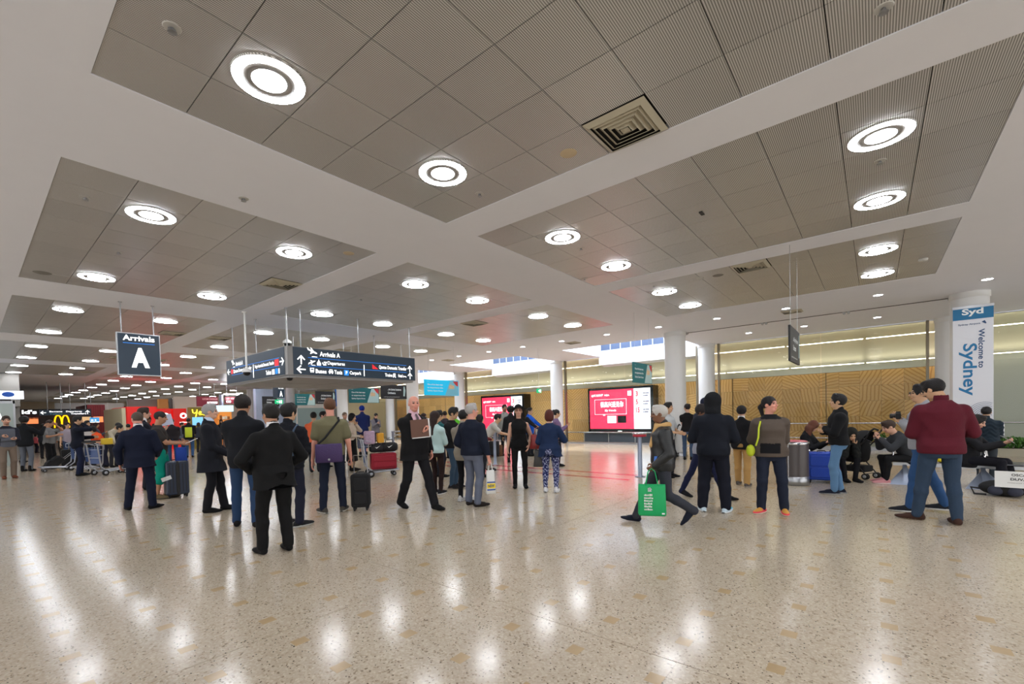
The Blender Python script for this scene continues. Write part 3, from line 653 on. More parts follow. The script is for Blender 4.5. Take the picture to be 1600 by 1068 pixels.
# small letter sign, exit sign, far blue pillar sign
def board_at(u0, v0, u1, v1, d, name, label, m, cat='sign', th=.06, axis='y'):
    p = CAM+ray((u0+u1)/2, (v0+v1)/2)*d; y = float(p[1]); a = on_y(u0, v0, y); c = on_y(u1, v1, y)
    root = empty(name, ((a[0]+c[0])/2, y, c[2]), label=label, cat=cat); h = (c[0]-a[0])/2; H = a[2]-c[2]
    b = MB(); b.box(-h, 0, 0, h, th, H); b.build('sign_body', m, root); return root, h, H, Matrix.Translation(Vector((0, -.003, 0)))
r, h, H, F = board_at(433.5, 604, 444.5, 621, 21, 'letter_sign', 'small navy hanging sign with white letter A', NAVY, th=.5)
text('A', (-h*.45, H*.1, h*.45, H*.62), GLOW, r, bold=.03, M=F); text('Arrivals', (-h*.8, H*.8, h*.8, H*.93), GLOW, r, M=F)
b = MB(); [b.tube([(xx, .2, H), (xx, .2, ZC-r.location.z)], .015, 6) for xx in (-h*.6, h*.6)]; b.build('hanging_rod', STEEL, r)
EXG = mat('exit_green', (0, 150, 90), .4, emit=(10, 170, 110), es=1.0)
def exit_sign(u0, v0, u1, v1, d, label):
    r, h, H, F = board_at(u0, v0, u1, v1, d, 'exit_sign', label, EXG)
    b = MB(); b.box(-h*.1, 0, H*.2, h*.2, .001, H*.8, F); b.box(h*.35, 0, H*.15, h*.7, .001, H*.85, F); b.poly([F @ Vector(p) for p in ((-h*.7, 0, H*.5), (-h*.4, 0, H*.3), (-h*.4, 0, H*.7))], .001, (0, -1, 0)); b.build('running_figure', GLOW, r)
    b = MB(); b.tube([(0, .03, H), (0, .03, ZC-r.location.z)], .008, 6); b.build('hanging_rod', WHITE, r)
exit_sign(430, 624, 442.5, 630.5, 22, 'green lit exit sign under the small letter A')
exit_sign(840, 607, 846, 613.5, 18, 'green lit exit sign between the two red screens')
exit_sign(165, 644.5, 173, 648, 33, 'distant green exit sign by the dark red wall')
r, h, H, F = board_at(523.5, 605, 534, 634, 29.5, 'pillar_sign', 'blue vertical sign on the distant white column', mat('royal_sign', (20, 84, 150), .4, emit=(20, 84, 150), es=.3))
text('A', (-h*.2, H*.2, h*.6, H*.42), GLOW, r, M=F)
# welcome banner on the column
root = empty('welcome_banner', (10.9, -6.21, .9), label='tall white Welcome to Sydney banner on the column', cat='banner')
FB = face_x(0, .33, 0)
b = MB(); b.box(-.02, -.34, 2.84, .064, .34, 2.9); b.build('bracket', STEEL, root)
b = MB(); b.box(-.02, -.34, -.02, .064, .34, .03); b.build('bracket', STEEL, root)
b = MB(); b.box(-.012, -.33, 0, 0, .33, 2.88); b.build('banner_sheet', mat('banner_white', (216, 218, 224), .55), root)
flat(FB @ Matrix.Translation(Vector((0, -.013, 0))), root, 'blue_header', mat('header_blue', (0, 104, 150), .5), [(0, 2.58, .66, 2.88)])
FB = FB @ Matrix.Translation(Vector((0, -.0165, 0)))
DB = mat('print_navy_blue', (24, 66, 110), .5); MB_ = mat('print_blue', (10, 110, 160), .5)
text('Syd', (.15, 2.65, .5, 2.83), PTXT, root, bold=.03, M=FB)
FB2 = FB @ Matrix.Translation(Vector((0, .002, 0)))
text('Sydney Airport', (.09, 2.44, .45, 2.49), DB, root, bold=.02, M=FB2)
b = MB(); b.poly([FB2 @ Vector(p) for p in ((.47, 0, 2.5), (.52, 0, 2.53), (.55, 0, 2.46), (.53, 0, 2.45))], .002, (-1, 0, 0)); b.build('bird_mark', DB, root)
def vtext(s, xb, zt, L_, hgt, m):              # lettering reading downwards
    M = FB2 @ Matrix.Translation(Vector((xb, 0, zt))) @ Matrix.Rotation(PI/2, 4, 'Y')
    return text(s, (0, 0, L_, hgt), m, root, bold=.02, M=M)
vtext('Sydney', .10, 2.02, 1.22, .30, MB_); vtext('Welcome to', .42, 2.34, .9, .1, DB)
b = MB()
for k in range(9):
    r_ = .05+.03*k; pts = []
    for i in range(25):
        t = PI*(.12+.76*i/24)+(.3 if k % 2 else 0); px = .52+r_*math.cos(t)*1.05; pz = .28+r_*1.25*math.sin(t)
        if .02 < px < .645: pts.append(FB2 @ Vector((px, -.001, pz)))
    if len(pts) > 2: b.tube(pts, .0045, 4)
for k in range(4):
    b.tube([FB2 @ Vector((.44+.05*k, -.001, .30-.02*k)), FB2 @ Vector((.5+.03*k, -.001, .16)), FB2 @ Vector((.6, -.001, .05+.03*k))], .006, 4)
b.build('fingerprint_print', DB, root)
# big red screens
def screen(y0, y1, zlo, zhi, label):
    x = 16.6; root = empty('video_screen', (x, (y0+y1)/2, 0), label=label, cat='screen'); h = (y1-y0)/2
    b = MB(); b.box(.02, -h, zlo-.02, .68, h, zhi+.02); b.build('screen_case', mat('gloss_black', (16, 16, 20), .15), root)
    b = MB(); b.box(.12, -h+.1, 0, .66, h+.3, zlo-.02); b.build('plinth', mat('slate_panel', (74, 80, 92), .4), root)
    F = face_x(.018, h, 0); W = 2*h; z0, z1 = zlo+.22, zhi-.1; sp = .72*W
    E_ = 1.25
    flat(F, root, 'red_display', mat('display_red', (238, 52, 84), .3, emit=(240, 50, 84), es=E_), [(.1, z0, sp, z1)]); flat(F, root, 'white_display', mat('display_white', (240, 240, 250), .3, emit=(238, 238, 250), es=E_), [(sp, z0, W-.14, z1)])
    F = Matrix.Translation(Vector((-.0035, 0, 0))) @ F; Wt = mat('display_letter_white', (255, 255, 255), .3, emit=(255, 255, 255), es=1.5); Rd = mat('display_letter_red', (200, 20, 50), .3, emit=(205, 30, 60), es=1); Gy = mat('display_letter_grey', (120, 120, 130), .3, emit=(120, 110, 125), es=1)
    Hh = z1-z0
    text('很高兴遇见你', (.7, z0+.55*Hh, 1.95, z0+.70*Hh), Wt, root, bold=.02, M=F); text('My friends', (.95, z0+.43*Hh, 1.55, z0+.50*Hh), Wt, root, bold=.02, M=F)
    text('@新浪微博  NBA', (.2, z0+.83*Hh, 1.2, z0+.9*Hh), Wt, root, bold=.02, M=F)
    fr_ = (.38, z0+.37*Hh, 2.1, z0+.76*Hh); t = .012
    flat(F, root, 'speech_frame', Wt, [(fr_[0], fr_[1], fr_[2], fr_[1]+t), (fr_[0], fr_[3]-t, fr_[2], fr_[3]), (fr_[0], fr_[1], fr_[0]+t, fr_[3]), (fr_[2]-t, fr_[1], fr_[2], fr_[3]), (.85, fr_[1]-.06, .95, fr_[1])])
    flat(F, root, 'white_square', Wt, [(1.08, z0+.15*Hh, 1.55, z0+.33*Hh), (sp-.3, z0+.83*Hh, sp-.12, z0+.95*Hh)]); flat(F, root, 'black_square', BLACK, [(1.62, z0+.15*Hh, 2.08, z0+.33*Hh)])
    text('APN', (h-.1, zlo+.07, h+.12, zlo+.13), Wt, root, bold=.03, M=Matrix.Translation(Vector((0, 0, 0))) @ F)
    for k, s in enumerate(('3', '5', '15')):
        zz = z0+(.8-.2*k)*Hh; text(s, (sp+.1, zz, sp+(.22 if k < 2 else .3), zz+.13*Hh), Rd, root, bold=.04, M=F)
        text('元起', (sp+.32, zz, sp+.42, zz+.05*Hh), Rd, root, M=F)
        text('—— ———', (sp+.46, zz+.06*Hh, sp+.76, zz+.09*Hh), Gy, root, bold=.03, M=F); text('— ————', (sp+.46, zz, sp+.72, zz+.03*Hh), Gy, root, bold=.03, M=F)
    b = MB()
    for k in (1, 2): b.box(.1, -.006, z0+Hh*k/3, W-.14, -.0035, z0+Hh*k/3+.006, F); b.box(.1+(W-.24)*k/3, -.006, z0, .106+(W-.24)*k/3, -.0035, z1, F)
    b.build('tile_seams', mat('seam_red', (150, 30, 60), .5), root)
screen(3.56, 7.0, .45, 2.73, 'nearer large red and white video screen on the wall')
screen(11.17, 14.54, .42, 2.68, 'farther red video screen behind the waiting crowd')

# ================================================================== distant shops on the left
def blk(u0, v0, u1, v1, y, dy, name, label, m, cat, to_floor=False):
    a = on_y(u0, v0, y); c = on_y(u1, v1, y); z0 = 0 if to_floor else float(c[2])
    root = empty(name, ((a[0]+c[0])/2, y, z0), label=label, cat=cat); h = float(c[0]-a[0])/2; H = float(a[2])-z0
    b = MB(); b.box(-h, 0, 0, h, dy, H); b.build('body', m, root)
    return root, h, H, Matrix.Translation(Vector((0, -.004, 0)))
DK = mat('dark_shopfront', (44, 36, 34), .6); MARO = mat('maroon_panel', (112, 22, 30), .5)
YEL = mat('glow_yellow', (255, 200, 0), .4, emit=(255, 196, 10), es=1.4)
# left glass shop
r, h, H, F = blk(-60, 625, 27, 700, 22, 6, 'glass_shop', 'pale glass fronted shop at the left edge', mat('pale_green_glass', (150, 162, 156), .2, spec=.7), 'shop', True)
text('A', (h-.62, H-.75, h-.35, H-.3), GLOW, r, bold=.03, M=F); flat(F, r, 'blue_poster', mat('poster_blue', (40, 160, 220), .5, emit=(40, 160, 225), es=.9), [(h-1.6, H-.95, h-.78, H-.5)])
flat(F, r, 'door_frame', STEEL, [(h-.06, 0, h, H), (h-1.9, 0, h-1.84, H), (h-1.9, H-.12, h, H)])
flat(F, r, 'dark_strip', DK, [(-h, H-.02, h-.1, H+.12)])
r, h, H, F = blk(-60, 609, 37.5, 623, 21.6, .3, 'lightbox_sign', 'white lightbox sign with blue symbol at the left edge', mat('lightbox_white', (230, 236, 244), .4, emit=(226, 234, 246), es=1.0), 'sign')
b = MB(); b.ell((h-.42, 0, H*.55), (.17, .01, .1), M=F); b.build('blue_mark', mat('mark_blue', (30, 90, 190), .5), r); text('as', (h-1.75, H*.3, h-1.5, H*.7), DB, r, M=F)
# burger counter
r, h, H, F = blk(30, 639, 145, 700, 36, 6, 'food_shop', 'dark fronted fast food counter with golden arches', DK, 'shop', True)
b = MB()
cx0 = float(on_y(96, 650, 36)[0])-r.location.x
for sg in (-1, 1):
    pts = []
    for i in range(15):
        t = PI*i/14; pts.append((cx0+sg*.17-.17*math.cos(t), -.08, 1.42+.80*math.sin(t)**.6))
    b.tube(pts, [.04]*15, 8)
b.build('golden_arches', YEL, r)
text("ld's", (-h+.1, H-.30, -h+.75, H-.05), GLOW, r, bold=.04, M=F); flat(F, r, 'maroon_fascia', mat('dark_maroon', (70, 14, 16), .5), [(-h, H-.62, -h+.9, H-.36)])
rng = random.Random(3); cols_ = [(255, 150, 90), (240, 210, 160), (230, 90, 50), (250, 230, 190), (210, 170, 120)]
for k in range(9):
    x = -h+.3+k*.62; c = cols_[k % 5]
    if -1.1 < x-cx0 < .55: continue
    flat(F, r, 'menu_board', mat('menu_%d' % (k % 5), c, .5, emit=c, es=.8), [(x, 1.72, x+.5, 2.1)])
flat(F, r, 'counter', mat('counter_grey', (120, 112, 104), .4), [(-h+.3, 0, h-.3, 1.05)])
r, h, H, F = blk(62, 640.5, 142, 647.5, 33, .2, 'direction_sign', 'distant navy hanging direction sign above the golden arches', NAVY, 'sign')
arrow(-h+.15, H/2, .22, -90, F).build('arrow', GLOW, r); arrow(h-.15, H/2, .22, 0, F).build('arrow', GLOW, r)
text('Baggage', (-h+.4, H*.5, -h+.95, H*.85), GLOW, r, bold=.02, M=F); text('Toilets', (-h+.4, H*.1, -h+.95, H*.42), PCY, r, bold=.02, M=F); text('Departures', (.0, H*.5, .7, H*.85), GLOW, r, bold=.02, M=F); text('Transfers', (.2, H*.1, .9, H*.42), GLOW, r, bold=.02, M=F)
b = MB(); [b.tube([(xx, .1, H), (xx, .1, ZC-r.location.z)], .02, 6) for xx in (-h*.7, -.2, .2, h*.8)]; b.build('hanging_rod', STEEL, r)
r, h, H, F = blk(136, 632, 167, 700, 38, 5, 'red_wall_unit', 'dark red slatted wall beside the burger counter', MARO, 'wall panel', True)
b = MB(); [b.box(-h+.12*k, -.02, 0, -h+.12*k+.05, 0, H, F) for k in range(int(2*h/.12))]; tag(b.build('slats', mat('maroon_slat', (130, 28, 34), .5), r), kind='stuff')
r, h, H, F = blk(140.5, 652, 155.5, 659.5, 34, .12, 'flight_screen', 'small blue flight information screen by the red wall', mat('info_blue', (60, 150, 210), .3, emit=(70, 150, 210), es=.9), 'screen')
flat(F, r, 'white_rows', GLOW, [(-h, 0, h, H*.14), (-h*.8, H*.35, -h*.3, H*.6), (0, H*.35, h*.3, H*.6)]); b = MB(); b.box(-.03, .02, -r.location.z, .03, .08, 0); b.build('stand', STEEL, r)
r, h, H, F = blk(86, 629, 194, 641, 44, .4, 'white_fascia', 'long white lit fascia above the distant shops', mat('fascia_lit', (205, 202, 196), .5), 'fascia')
for xx in (-h*.8, 0, h*.8): b = MB(); b.tube([(xx, .2, H), (xx, .2, ZC-r.location.z)], .03, 6); b.build('hanger', STEEL, r)
r, h, H, F = blk(166, 634, 200, 700, 46, 3, 'dark_corridor', 'dark brown corridor opening between the red wall and red shop', DK, 'opening', True)
# red phone shop and yellow sign shop
RD = mat('phone_red', (216, 34, 30), .4, emit=(228, 36, 30), es=.28)
r, h, H, F = blk(190, 637, 199, 700, 27.5, 5, 'cream_partition', 'cream partition at the left end of the long red shop', CREAM, 'wall panel', True)
r, h, H, F = blk(198, 635, 248, 700, 27.5, 4, 'phone_shop', 'long plain red shop fascia behind the suited men', RD, 'shop', True)
blk(199, 623.5, 248, 636, 34, .3, 'grey_shutter', 'grey shutter panel above the long red shop', mat('shutter_grey', (136, 130, 124), .6), 'wall panel', True)
blk(248, 623, 266, 700, 33.5, .4, 'timber_panel', 'orange timber wall panel between the red shops', mat('orange_timber', (206, 150, 74), .5, noise=.12), 'wall panel', True)
blk(266, 622, 273, 700, 34, .4, 'dark_post', 'dark grey post right of the orange timber panel', mat('post_grey', (86, 84, 84), .6), 'post', True)
blk(272, 619, 400, 700, 36, .4, 'beige_partition', 'beige partition behind the phone shops', mat('beige_wall2', (204, 186, 168), .6), 'wall panel', True)
for u0, u1, l in ((249.5, 269.5, 'small red phone kiosk with white disc logo'), (270.5, 293.5, 'red phone kiosk with white ring logo beside the yellow lettering')):
    r, h, H, F = blk(u0, 638, u1, 700, 27, 2.5, 'phone_kiosk', l, RD, 'kiosk', True)
    b = MB(); cxx = h*.5 if u0 > 250 else 0; b.lathe([(.17, 0), (.17, .02)], 24, M=F @ Matrix.Translation(Vector((cxx, 0, H-.42))) @ Matrix.Rotation(PI/2, 4, 'X')); b.build('white_disc', GLOW, r)
    b = MB(); b.lathe([(.001, .024), (.085, .024)], 20, M=F @ Matrix.Translation(Vector((cxx, 0, H-.44))) @ Matrix.Rotation(PI/2, 4, 'X')); b.poly([F @ Vector((cxx+a, -.024, H-.42+c)) for a, c in ((-.05, 0), (.08, .12), (.06, -.02))], .002, (0, -1, 0)); b.build('red_drop', RD, r)
    text('vodafone', (cxx-.2, H-.86, cxx+.2, H-.76), GLOW, r, bold=.02, M=F)
OLV = mat('olive_sign', (128, 112, 34), .5)
r, h, H, F = blk(297, 636, 322, 700, 26.0, .5, 'phone_booth', 'olive shop booth with yellow yes lettering', OLV, 'kiosk', True)
YT = mat('glow_lemon', (255, 236, 60), .4, emit=(255, 240, 70), es=1.3)
b = MB()
def stroke(pts, r0=.03): b.tube([F @ Vector((x, -.02, z)) for x, z in pts], r0, 6)
zt = H-.12; x0 = -h+.1
stroke([(x0, zt), (x0+.02, zt-.18), (x0+.1, zt-.24), (x0+.2, zt-.16)]); stroke([(x0+.24, zt-.02), (x0+.21, zt-.25), (x0+.15, zt-.45)])
stroke([(x0+.3, zt-.26), (x0+.42, zt-.22), (x0+.45, zt-.15), (x0+.38, zt-.12), (x0+.33, zt-.2), (x0+.35, zt-.32), (x0+.5, zt-.3)])
stroke([(x0+.72, zt-.1), (x0+.62, zt-.14), (x0+.72, zt-.24), (x0+.66, zt-.34), (x0+.54, zt-.32)])
b.build('script_lettering', YT, r)
flat(F, r, 'blue_screen', mat('screen_blue', (120, 186, 226), .3, emit=(120, 186, 230), es=.9), [(-h+.08, H-1.05, h-.1, H-.58)])
r, h, H, F = blk(338, 633, 365, 642.5, 25.5, .8, 'shop_lightbox', 'pale blue lightbox above the orange shelves', mat('lightbox_blue', (190, 226, 240), .4, emit=(190, 226, 242), es=1.0), 'sign')
r, h, H, F = blk(340, 643, 364, 700, 25.6, .7, 'display_shelving', 'glowing orange shelves of the far kiosk', mat('shelf_orange', (220, 140, 60), .5, emit=(220, 130, 50), es=.45), 'shelving', True)
for k in range(4): flat(F, r, 'shelf', mat('shelf_wood', (180, 110, 50), .5), [(-h, .5+.38*k, h, .53+.38*k)])
rng = random.Random(8)
for k in range(4):
    for j in range(4):
        c = [(240, 220, 190), (200, 60, 40), (250, 240, 220), (160, 90, 40)][rng.randrange(4)]
        x = -h+.1+j*(2*h-.2)/4; flat(F, r, 'packet', mat('packet_%d' % c[0], c, .5), [(x, .54+.38*k, x+(2*h)/6, .54+.38*k+.15+.12*rng.random())])
r, h, H, F = blk(307.5, 619, 341, 634.5, 31, .15, 'customs_sign', 'wide maroon CUSTOMS CONTROLLED AREA sign', mat('maroon_sign', (98, 20, 34), .5, emit=(98, 20, 34), es=.35), 'sign')
PK = mat('faint_letters', (206, 150, 150), .5, emit=(206, 150, 150), es=.5)
text('CUSTOMS CONTROLLED', (-h*.5, H*.66, h*.95, H*.82), PK, r, bold=.02, M=F); text('AUTHORISED', (-.05, H*.28, h*.95, H*.5), GLOW, r, bold=.02, M=F); text('PERSONNEL', (-h*.1, H*.05, h*.6, H*.2), PK, r, M=F)
b = MB(); [b.tube([(xx, .07, H), (xx, .07, ZC-r.location.z)], .012, 6) for xx in (-h*.7, h*.7)]; b.build('hanging_rod', STEEL, r)
r, h, H, F = blk(352, 619.5, 374, 630, 31, .15, 'customs_sign', 'short maroon AREA sign right of the customs sign', MATS['maroon_sign'], 'sign')
text('LED AREA', (-h*.9, H*.6, h*.5, H*.85), PK, r, bold=.02, M=F); text('CO', (-h*.9, H*.1, -h*.2, H*.45), GLOW, r, bold=.02, M=F)
b = MB(); [b.tube([(xx, .07, H), (xx, .07, ZC-r.location.z)], .012, 6) for xx in (-h*.7, h*.7)]; b.build('hanging_rod', STEEL, r)
r, h, H, F = blk(351, 614.5, 374, 616.5, 30.5, .15, 'tube_light', 'white tube light above the short maroon sign', LIT, 'light')
b = MB(); [b.tube([(xx, .07, H), (xx, .07, ZC-r.location.z)], .006, 6) for xx in (-h*.7, h*.7)]; b.build('hanging_wire', STEEL, r)
blk(346, 616, 352, 700, 30.8, .5, 'pale_post', 'pale blue post between the maroon signs', mat('pale_blue_wall', (176, 190, 216), .6), 'post', True)
r, h, H, F = blk(399, 607, 449, 700, 27.5, .4, 'pale_blue_wall', 'pale blue lit wall behind the backpack man', MATS['pale_blue_wall'], 'wall panel', True)
# glazed white box between columns
r, h, H, F = blk(462, 631, 516, 700, 27, 3, 'glazed_booth', 'white framed glazed booth behind the orange shirt', mat('booth_glass', (150, 178, 182), .15, spec=.8), 'booth', True)
flat(F, r, 'white_frame', WHITE, [(-h, H-.28, h, H), (-h, 0, -h+.1, H), (h-.1, 0, h, H), (-h, .0, h, .9)])
blk(545, 628, 618, 700, 25.5, .3, 'cream_partition', 'cream partition behind the man in blue cap', CREAM, 'wall panel', True)
# ================================================================== people
def smin(a, b, k):
    if k <= 0: return np.minimum(a, b)
    h = np.clip(.5+.5*(b-a)/k, 0, 1); return b+(a-b)*h-k*h*(1-h)
class Field:
    """a signed distance field on a grid, turned into one closed surface"""
    def __init__(s, lo, hi, h):
        s.h = h; s.lo = np.array(lo, float); n = np.maximum(4, np.ceil((np.array(hi)-s.lo)/h).astype(int)+1)
        s.ax = [s.lo[i]+h*np.arange(n[i]) for i in range(3)]; s.D = np.full(n, 9.0, np.float32)
    def _sub(s, lo, hi, m):
        sl = []
        for i in range(3):
            a = int(max(0, np.floor((lo[i]-m-s.lo[i])/s.h))); b = int(min(len(s.ax[i]), np.ceil((hi[i]+m-s.lo[i])/s.h)+1))
            if b-a < 1: return None, None
            sl.append(slice(a, b))
        return tuple(sl), (s.ax[0][sl[0]][:, None, None], s.ax[1][sl[1]][None, :, None], s.ax[2][sl[2]][None, None, :])
    def _put(s, sl, d, k, sub=False):
        if sub: s.D[sl] = -smin(-s.D[sl], d, k)
        else: s.D[sl] = smin(s.D[sl], d, k)
    def cap(s, a, b, ra, rb=None, k=.02, sub=False):
        rb = ra if rb is None else rb; a = np.array(a, float); b = np.array(b, float); R = max(ra, rb)
        sl, P = s._sub(np.minimum(a, b)-R, np.maximum(a, b)+R, .05+k)
        if sl is None: return s
        ba = b-a; L2 = ba@ba+1e-9; px, py, pz = P[0]-a[0], P[1]-a[1], P[2]-a[2]
        t = np.clip((px*ba[0]+py*ba[1]+pz*ba[2])/L2, 0, 1)
        d = np.sqrt((px-t*ba[0])**2+(py-t*ba[1])**2+(pz-t*ba[2])**2)-(ra+(rb-ra)*t)
        s._put(sl, d, k, sub); return s
    def ell(s, c, r, k=.015, R=None, sub=False):
        c = np.array(c, float); r = np.array(r, float); m = r.max()
        sl, P = s._sub(c-m, c+m, .04+k)
        if sl is None: return s
        x, y, z = P[0]-c[0], P[1]-c[1], P[2]-c[2]
        if R is not None: x, y, z = (R[0][j]*x+R[1][j]*y+R[2][j]*z for j in range(3))
        q = np.sqrt((x/r[0])**2+(y/r[1])**2+(z/r[2])**2); g_ = np.sqrt((x/r[0]**2)**2+(y/r[1]**2)**2+(z/r[2]**2)**2)+1e-6
        s._put(sl, q*(q-1)/g_, k, sub); return s
    def trunk(s, O, R, ts, A, B, Y, off=0.0, k=.03, n=2.3):
        """torso: elliptical slices along its own axis (O origin, R columns = x,y,z axes)"""
        ext = .34; zz = np.array([ts[0], ts[-1]]); pts = [O+R@np.array([x, y, z]) for x in (-ext, ext) for y in (-.25, .25) for z in zz]
        sl, P = s._sub(np.min(pts, 0), np.max(pts, 0), .06)
        if sl is None: return s
        x, y, z = P[0]-O[0], P[1]-O[1], P[2]-O[2]
        X = R[0][0]*x+R[1][0]*y+R[2][0]*z; Yy = R[0][1]*x+R[1][1]*y+R[2][1]*z; Z = R[0][2]*x+R[1][2]*y+R[2][2]*z
        a = np.interp(Z, ts, A)+off; b = np.interp(Z, ts, B)+off; yo = np.interp(Z, ts, Y)
        q = ((np.abs(X)/a)**n+(np.abs(Yy-yo)/b)**n)**(1/n)
        d = (q-1)*np.minimum(a, b)*.9
        d = np.maximum(d, np.maximum(ts[0]-off*.3-Z, Z-ts[-1]-off*.3))
        s._put(sl, d, k); return s
    def cut(s, p, nrm, k=0.0):                    # remove everything on the side nrm points to
        p = np.array(p, float); n = np.array(nrm, float); n /= np.linalg.norm(n)
        d = (s.ax[0][:, None, None]-p[0])*n[0]+(s.ax[1][None, :, None]-p[1])*n[1]+(s.ax[2][None, None, :]-p[2])*n[2]
        s.D = np.maximum(s.D, d.astype(np.float32)); return s
    def folds(s, amp, fr, seed=0):
        x, y, z = s.ax[0][:, None, None], s.ax[1][None, :, None], s.ax[2][None, None, :]
        w_ = np.sin(z*fr+2.2*np.sin(x*fr*.45+seed)+1.6*np.sin(y*fr*.5+2*seed))+.6*np.sin(z*fr*.5+x*fr*.8-y*fr*.7+seed*3)
        s.D = s.D+(amp*w_).astype(np.float32); return s
    def mesh(s):
        D = s.D; I = D < 0; nx, ny, nz = D.shape
        corners = [(i, j, k) for i in (0, 1) for j in (0, 1) for k in (0, 1)]
        cnt = np.zeros((nx-1, ny-1, nz-1), np.int8)
        for (i, j, k) in corners: cnt += I[i:nx-1+i, j:ny-1+j, k:nz-1+k]
        act = (cnt > 0) & (cnt < 8); idx = np.argwhere(act)
        if not len(idx): return np.zeros((0, 3)), np.zeros((0, 4), int)
        ids = np.full(act.shape, -1, np.int64); ids[act] = np.arange(len(idx))
        acc = np.zeros((len(idx), 3)); num = np.zeros(len(idx)); vals = {c: D[idx[:, 0]+c[0], idx[:, 1]+c[1], idx[:, 2]+c[2]] for c in corners}
        for c in corners:
            for a_ in range(3):
                if c[a_]: continue
                e = list(c); e[a_] = 1; va, vb = vals[c], vals[tuple(e)]; m = (va < 0) != (vb < 0)
                t = np.where(m, va/np.where(m, va-vb, 1), 0)
                p = np.zeros((len(idx), 3)); p[:] = c; p[:, a_] += t; acc[m] += p[m]; num[m] += 1
        V = s.lo+(idx+acc/num[:, None])*s.h
        F = []
        for a_ in range(3):
            b_, c_ = (a_+1) % 3, (a_+2) % 3
            lo_ = [slice(None)]*3; hi_ = [slice(None)]*3; lo_[a_] = slice(0, -1); hi_[a_] = slice(1, None)
            A_, B_ = I[tuple(lo_)], I[tuple(hi_)]; e = np.argwhere(A_ != B_)
            ok = (e[:, b_] > 0) & (e[:, c_] > 0) & (e[:, b_] < D.shape[b_]-1) & (e[:, c_] < D.shape[c_]-1); e = e[ok]
            if not len(e): continue
            q = []
            for db, dc in ((-1, -1), (0, -1), (0, 0), (-1, 0)):
                f = e.copy(); f[:, b_] += db; f[:, c_] += dc; q.append(ids[f[:, 0], f[:, 1], f[:, 2]])
            q = np.stack(q, 1); ins = A_[e[:, 0], e[:, 1], e[:, 2]]
            q[~ins] = q[~ins][:, ::-1]; F.append(q)
        F = np.concatenate(F); return V, F[(F >= 0).all(1)]
def nmesh(name, V, F, m, parent, cols=None, smooth=True):
    me = bpy.data.meshes.new(name); me.vertices.add(len(V)); me.vertices.foreach_set('co', np.asarray(V, np.float32).ravel())
    k = F.shape[1]; me.loops.add(F.size); me.loops.foreach_set('vertex_index', F.ravel().astype(np.int32)); me.polygons.add(len(F))
    me.polygons.foreach_set('loop_start', np.arange(0, F.size, k, dtype=np.int32)); me.polygons.foreach_set('use_smooth', np.ones(len(F), bool))
    me.update(calc_edges=True)
    if cols is not None:
        a = me.color_attributes.new('Col', 'FLOAT_COLOR', 'POINT'); c = np.ones((len(V), 4), np.float32); c[:, :3] = cols; a.data.foreach_set('color', c.ravel())
    me.materials.append(m); o = bpy.data.objects.new(name, me); return link(o, parent)
def C3(c): return np.array(lin(c))

# --- cached heads, hands, shoes, hair
def head_mesh(sex, h):
    f = Field((-.12, -.14, -.20), (.12, .15, .15), h); w_ = 1 if sex == 'm' else .94
    f.ell((0, -.014, .030), (.076*w_, .096, .088), .02); f.ell((0, .022, -.030), (.060*w_, .068, .080), .03)
    f.ell((0, .040, -.085), (.038*w_, .036, .028), .03)
    f.cap((-.03, .080, .026), (.03, .080, .026), .012, k=.02)
    f.cap((0, .088, .010), (0, .110, -.026), .008, .0135, .012)
    f.ell((-.034, .070, -.028), (.022, .018, .018), .02); f.ell((.034, .070, -.028), (.022, .018, .018), .02)
    for s_ in (-1, 1):
        f.ell((.031*s_, .098, .006), (.015, .014, .011), .012, sub=True); f.ell((.030*s_, .078, .006), (.014, .013, .012), .004)
        f.ell((.079*w_*s_, -.008, -.008), (.010, .020, .031), .006)
        f.cap((.010*s_, .104, -.030), (.012*s_, .100, -.030), .007, k=.008)
    f.ell((0, .086, -.058), (.022, .012, .006), .006); f.ell((0, .085, -.068), (.018, .011, .006), .006)
    f.cap((0, -.02, -.07), (0, -.035, -.19), .056*w_, .060*w_, .03)
    V, F = f.mesh(); code = np.zeros(len(V), int)
    for s_ in (-1, 1):
        code[(np.abs(V[:, 0]-.031*s_) < .014) & (V[:, 1] > .074) & (np.abs(V[:, 2]-.006) < .007)] = 1
        code[(np.abs(V[:, 0]-.032*s_) < .022) & (V[:, 1] > .07) & (np.abs(V[:, 2]-.028) < .006)] = 2
    code[(np.abs(V[:, 0]) < .023) & (V[:, 1] > .084) & (V[:, 2] < -.053) & (V[:, 2] > -.073)] = 3
    return V, F, code
def hand_mesh(kind, h):
    f = Field((-.03, -.07, -.06), (.21, .10, .10), h)
    f.cap((-.02, 0, 0), (.01, 0, 0), .027, .026, .01); f.ell((.05, 0, 0), (.052, .040, .017), .012); f.ell((.085, .0, .002), (.02, .040, .014), .01)
    c = {'relax': .35, 'grip': 1.05, 'flat': .08}[kind]
    for y, L_ in ((.030, .074), (.010, .083), (-.010, .077), (-.029, .060)):
        p = np.array([.092, y, .0]); a_ = c*.6; seg = (.45, .3, .25); r_ = .0098
        for i, sg in enumerate(seg):
            q = p+L_*sg*np.array([math.cos(a_), 0, math.sin(a_)]); f.cap(p, q, r_, r_-.0008, .002 if i else .004); p = q; a_ += c; r_ -= .0008
    t0 = np.array([.022, .030, .006]); t1 = np.array([.055, .056, .018+.01*c]); t2 = np.array([.085, .056-.012*c, .030+.02*c])
    f.cap(t0, t1, .0145, .0115, .01); f.cap(t1, t2, .011, .0088, .003)
    return f.mesh()
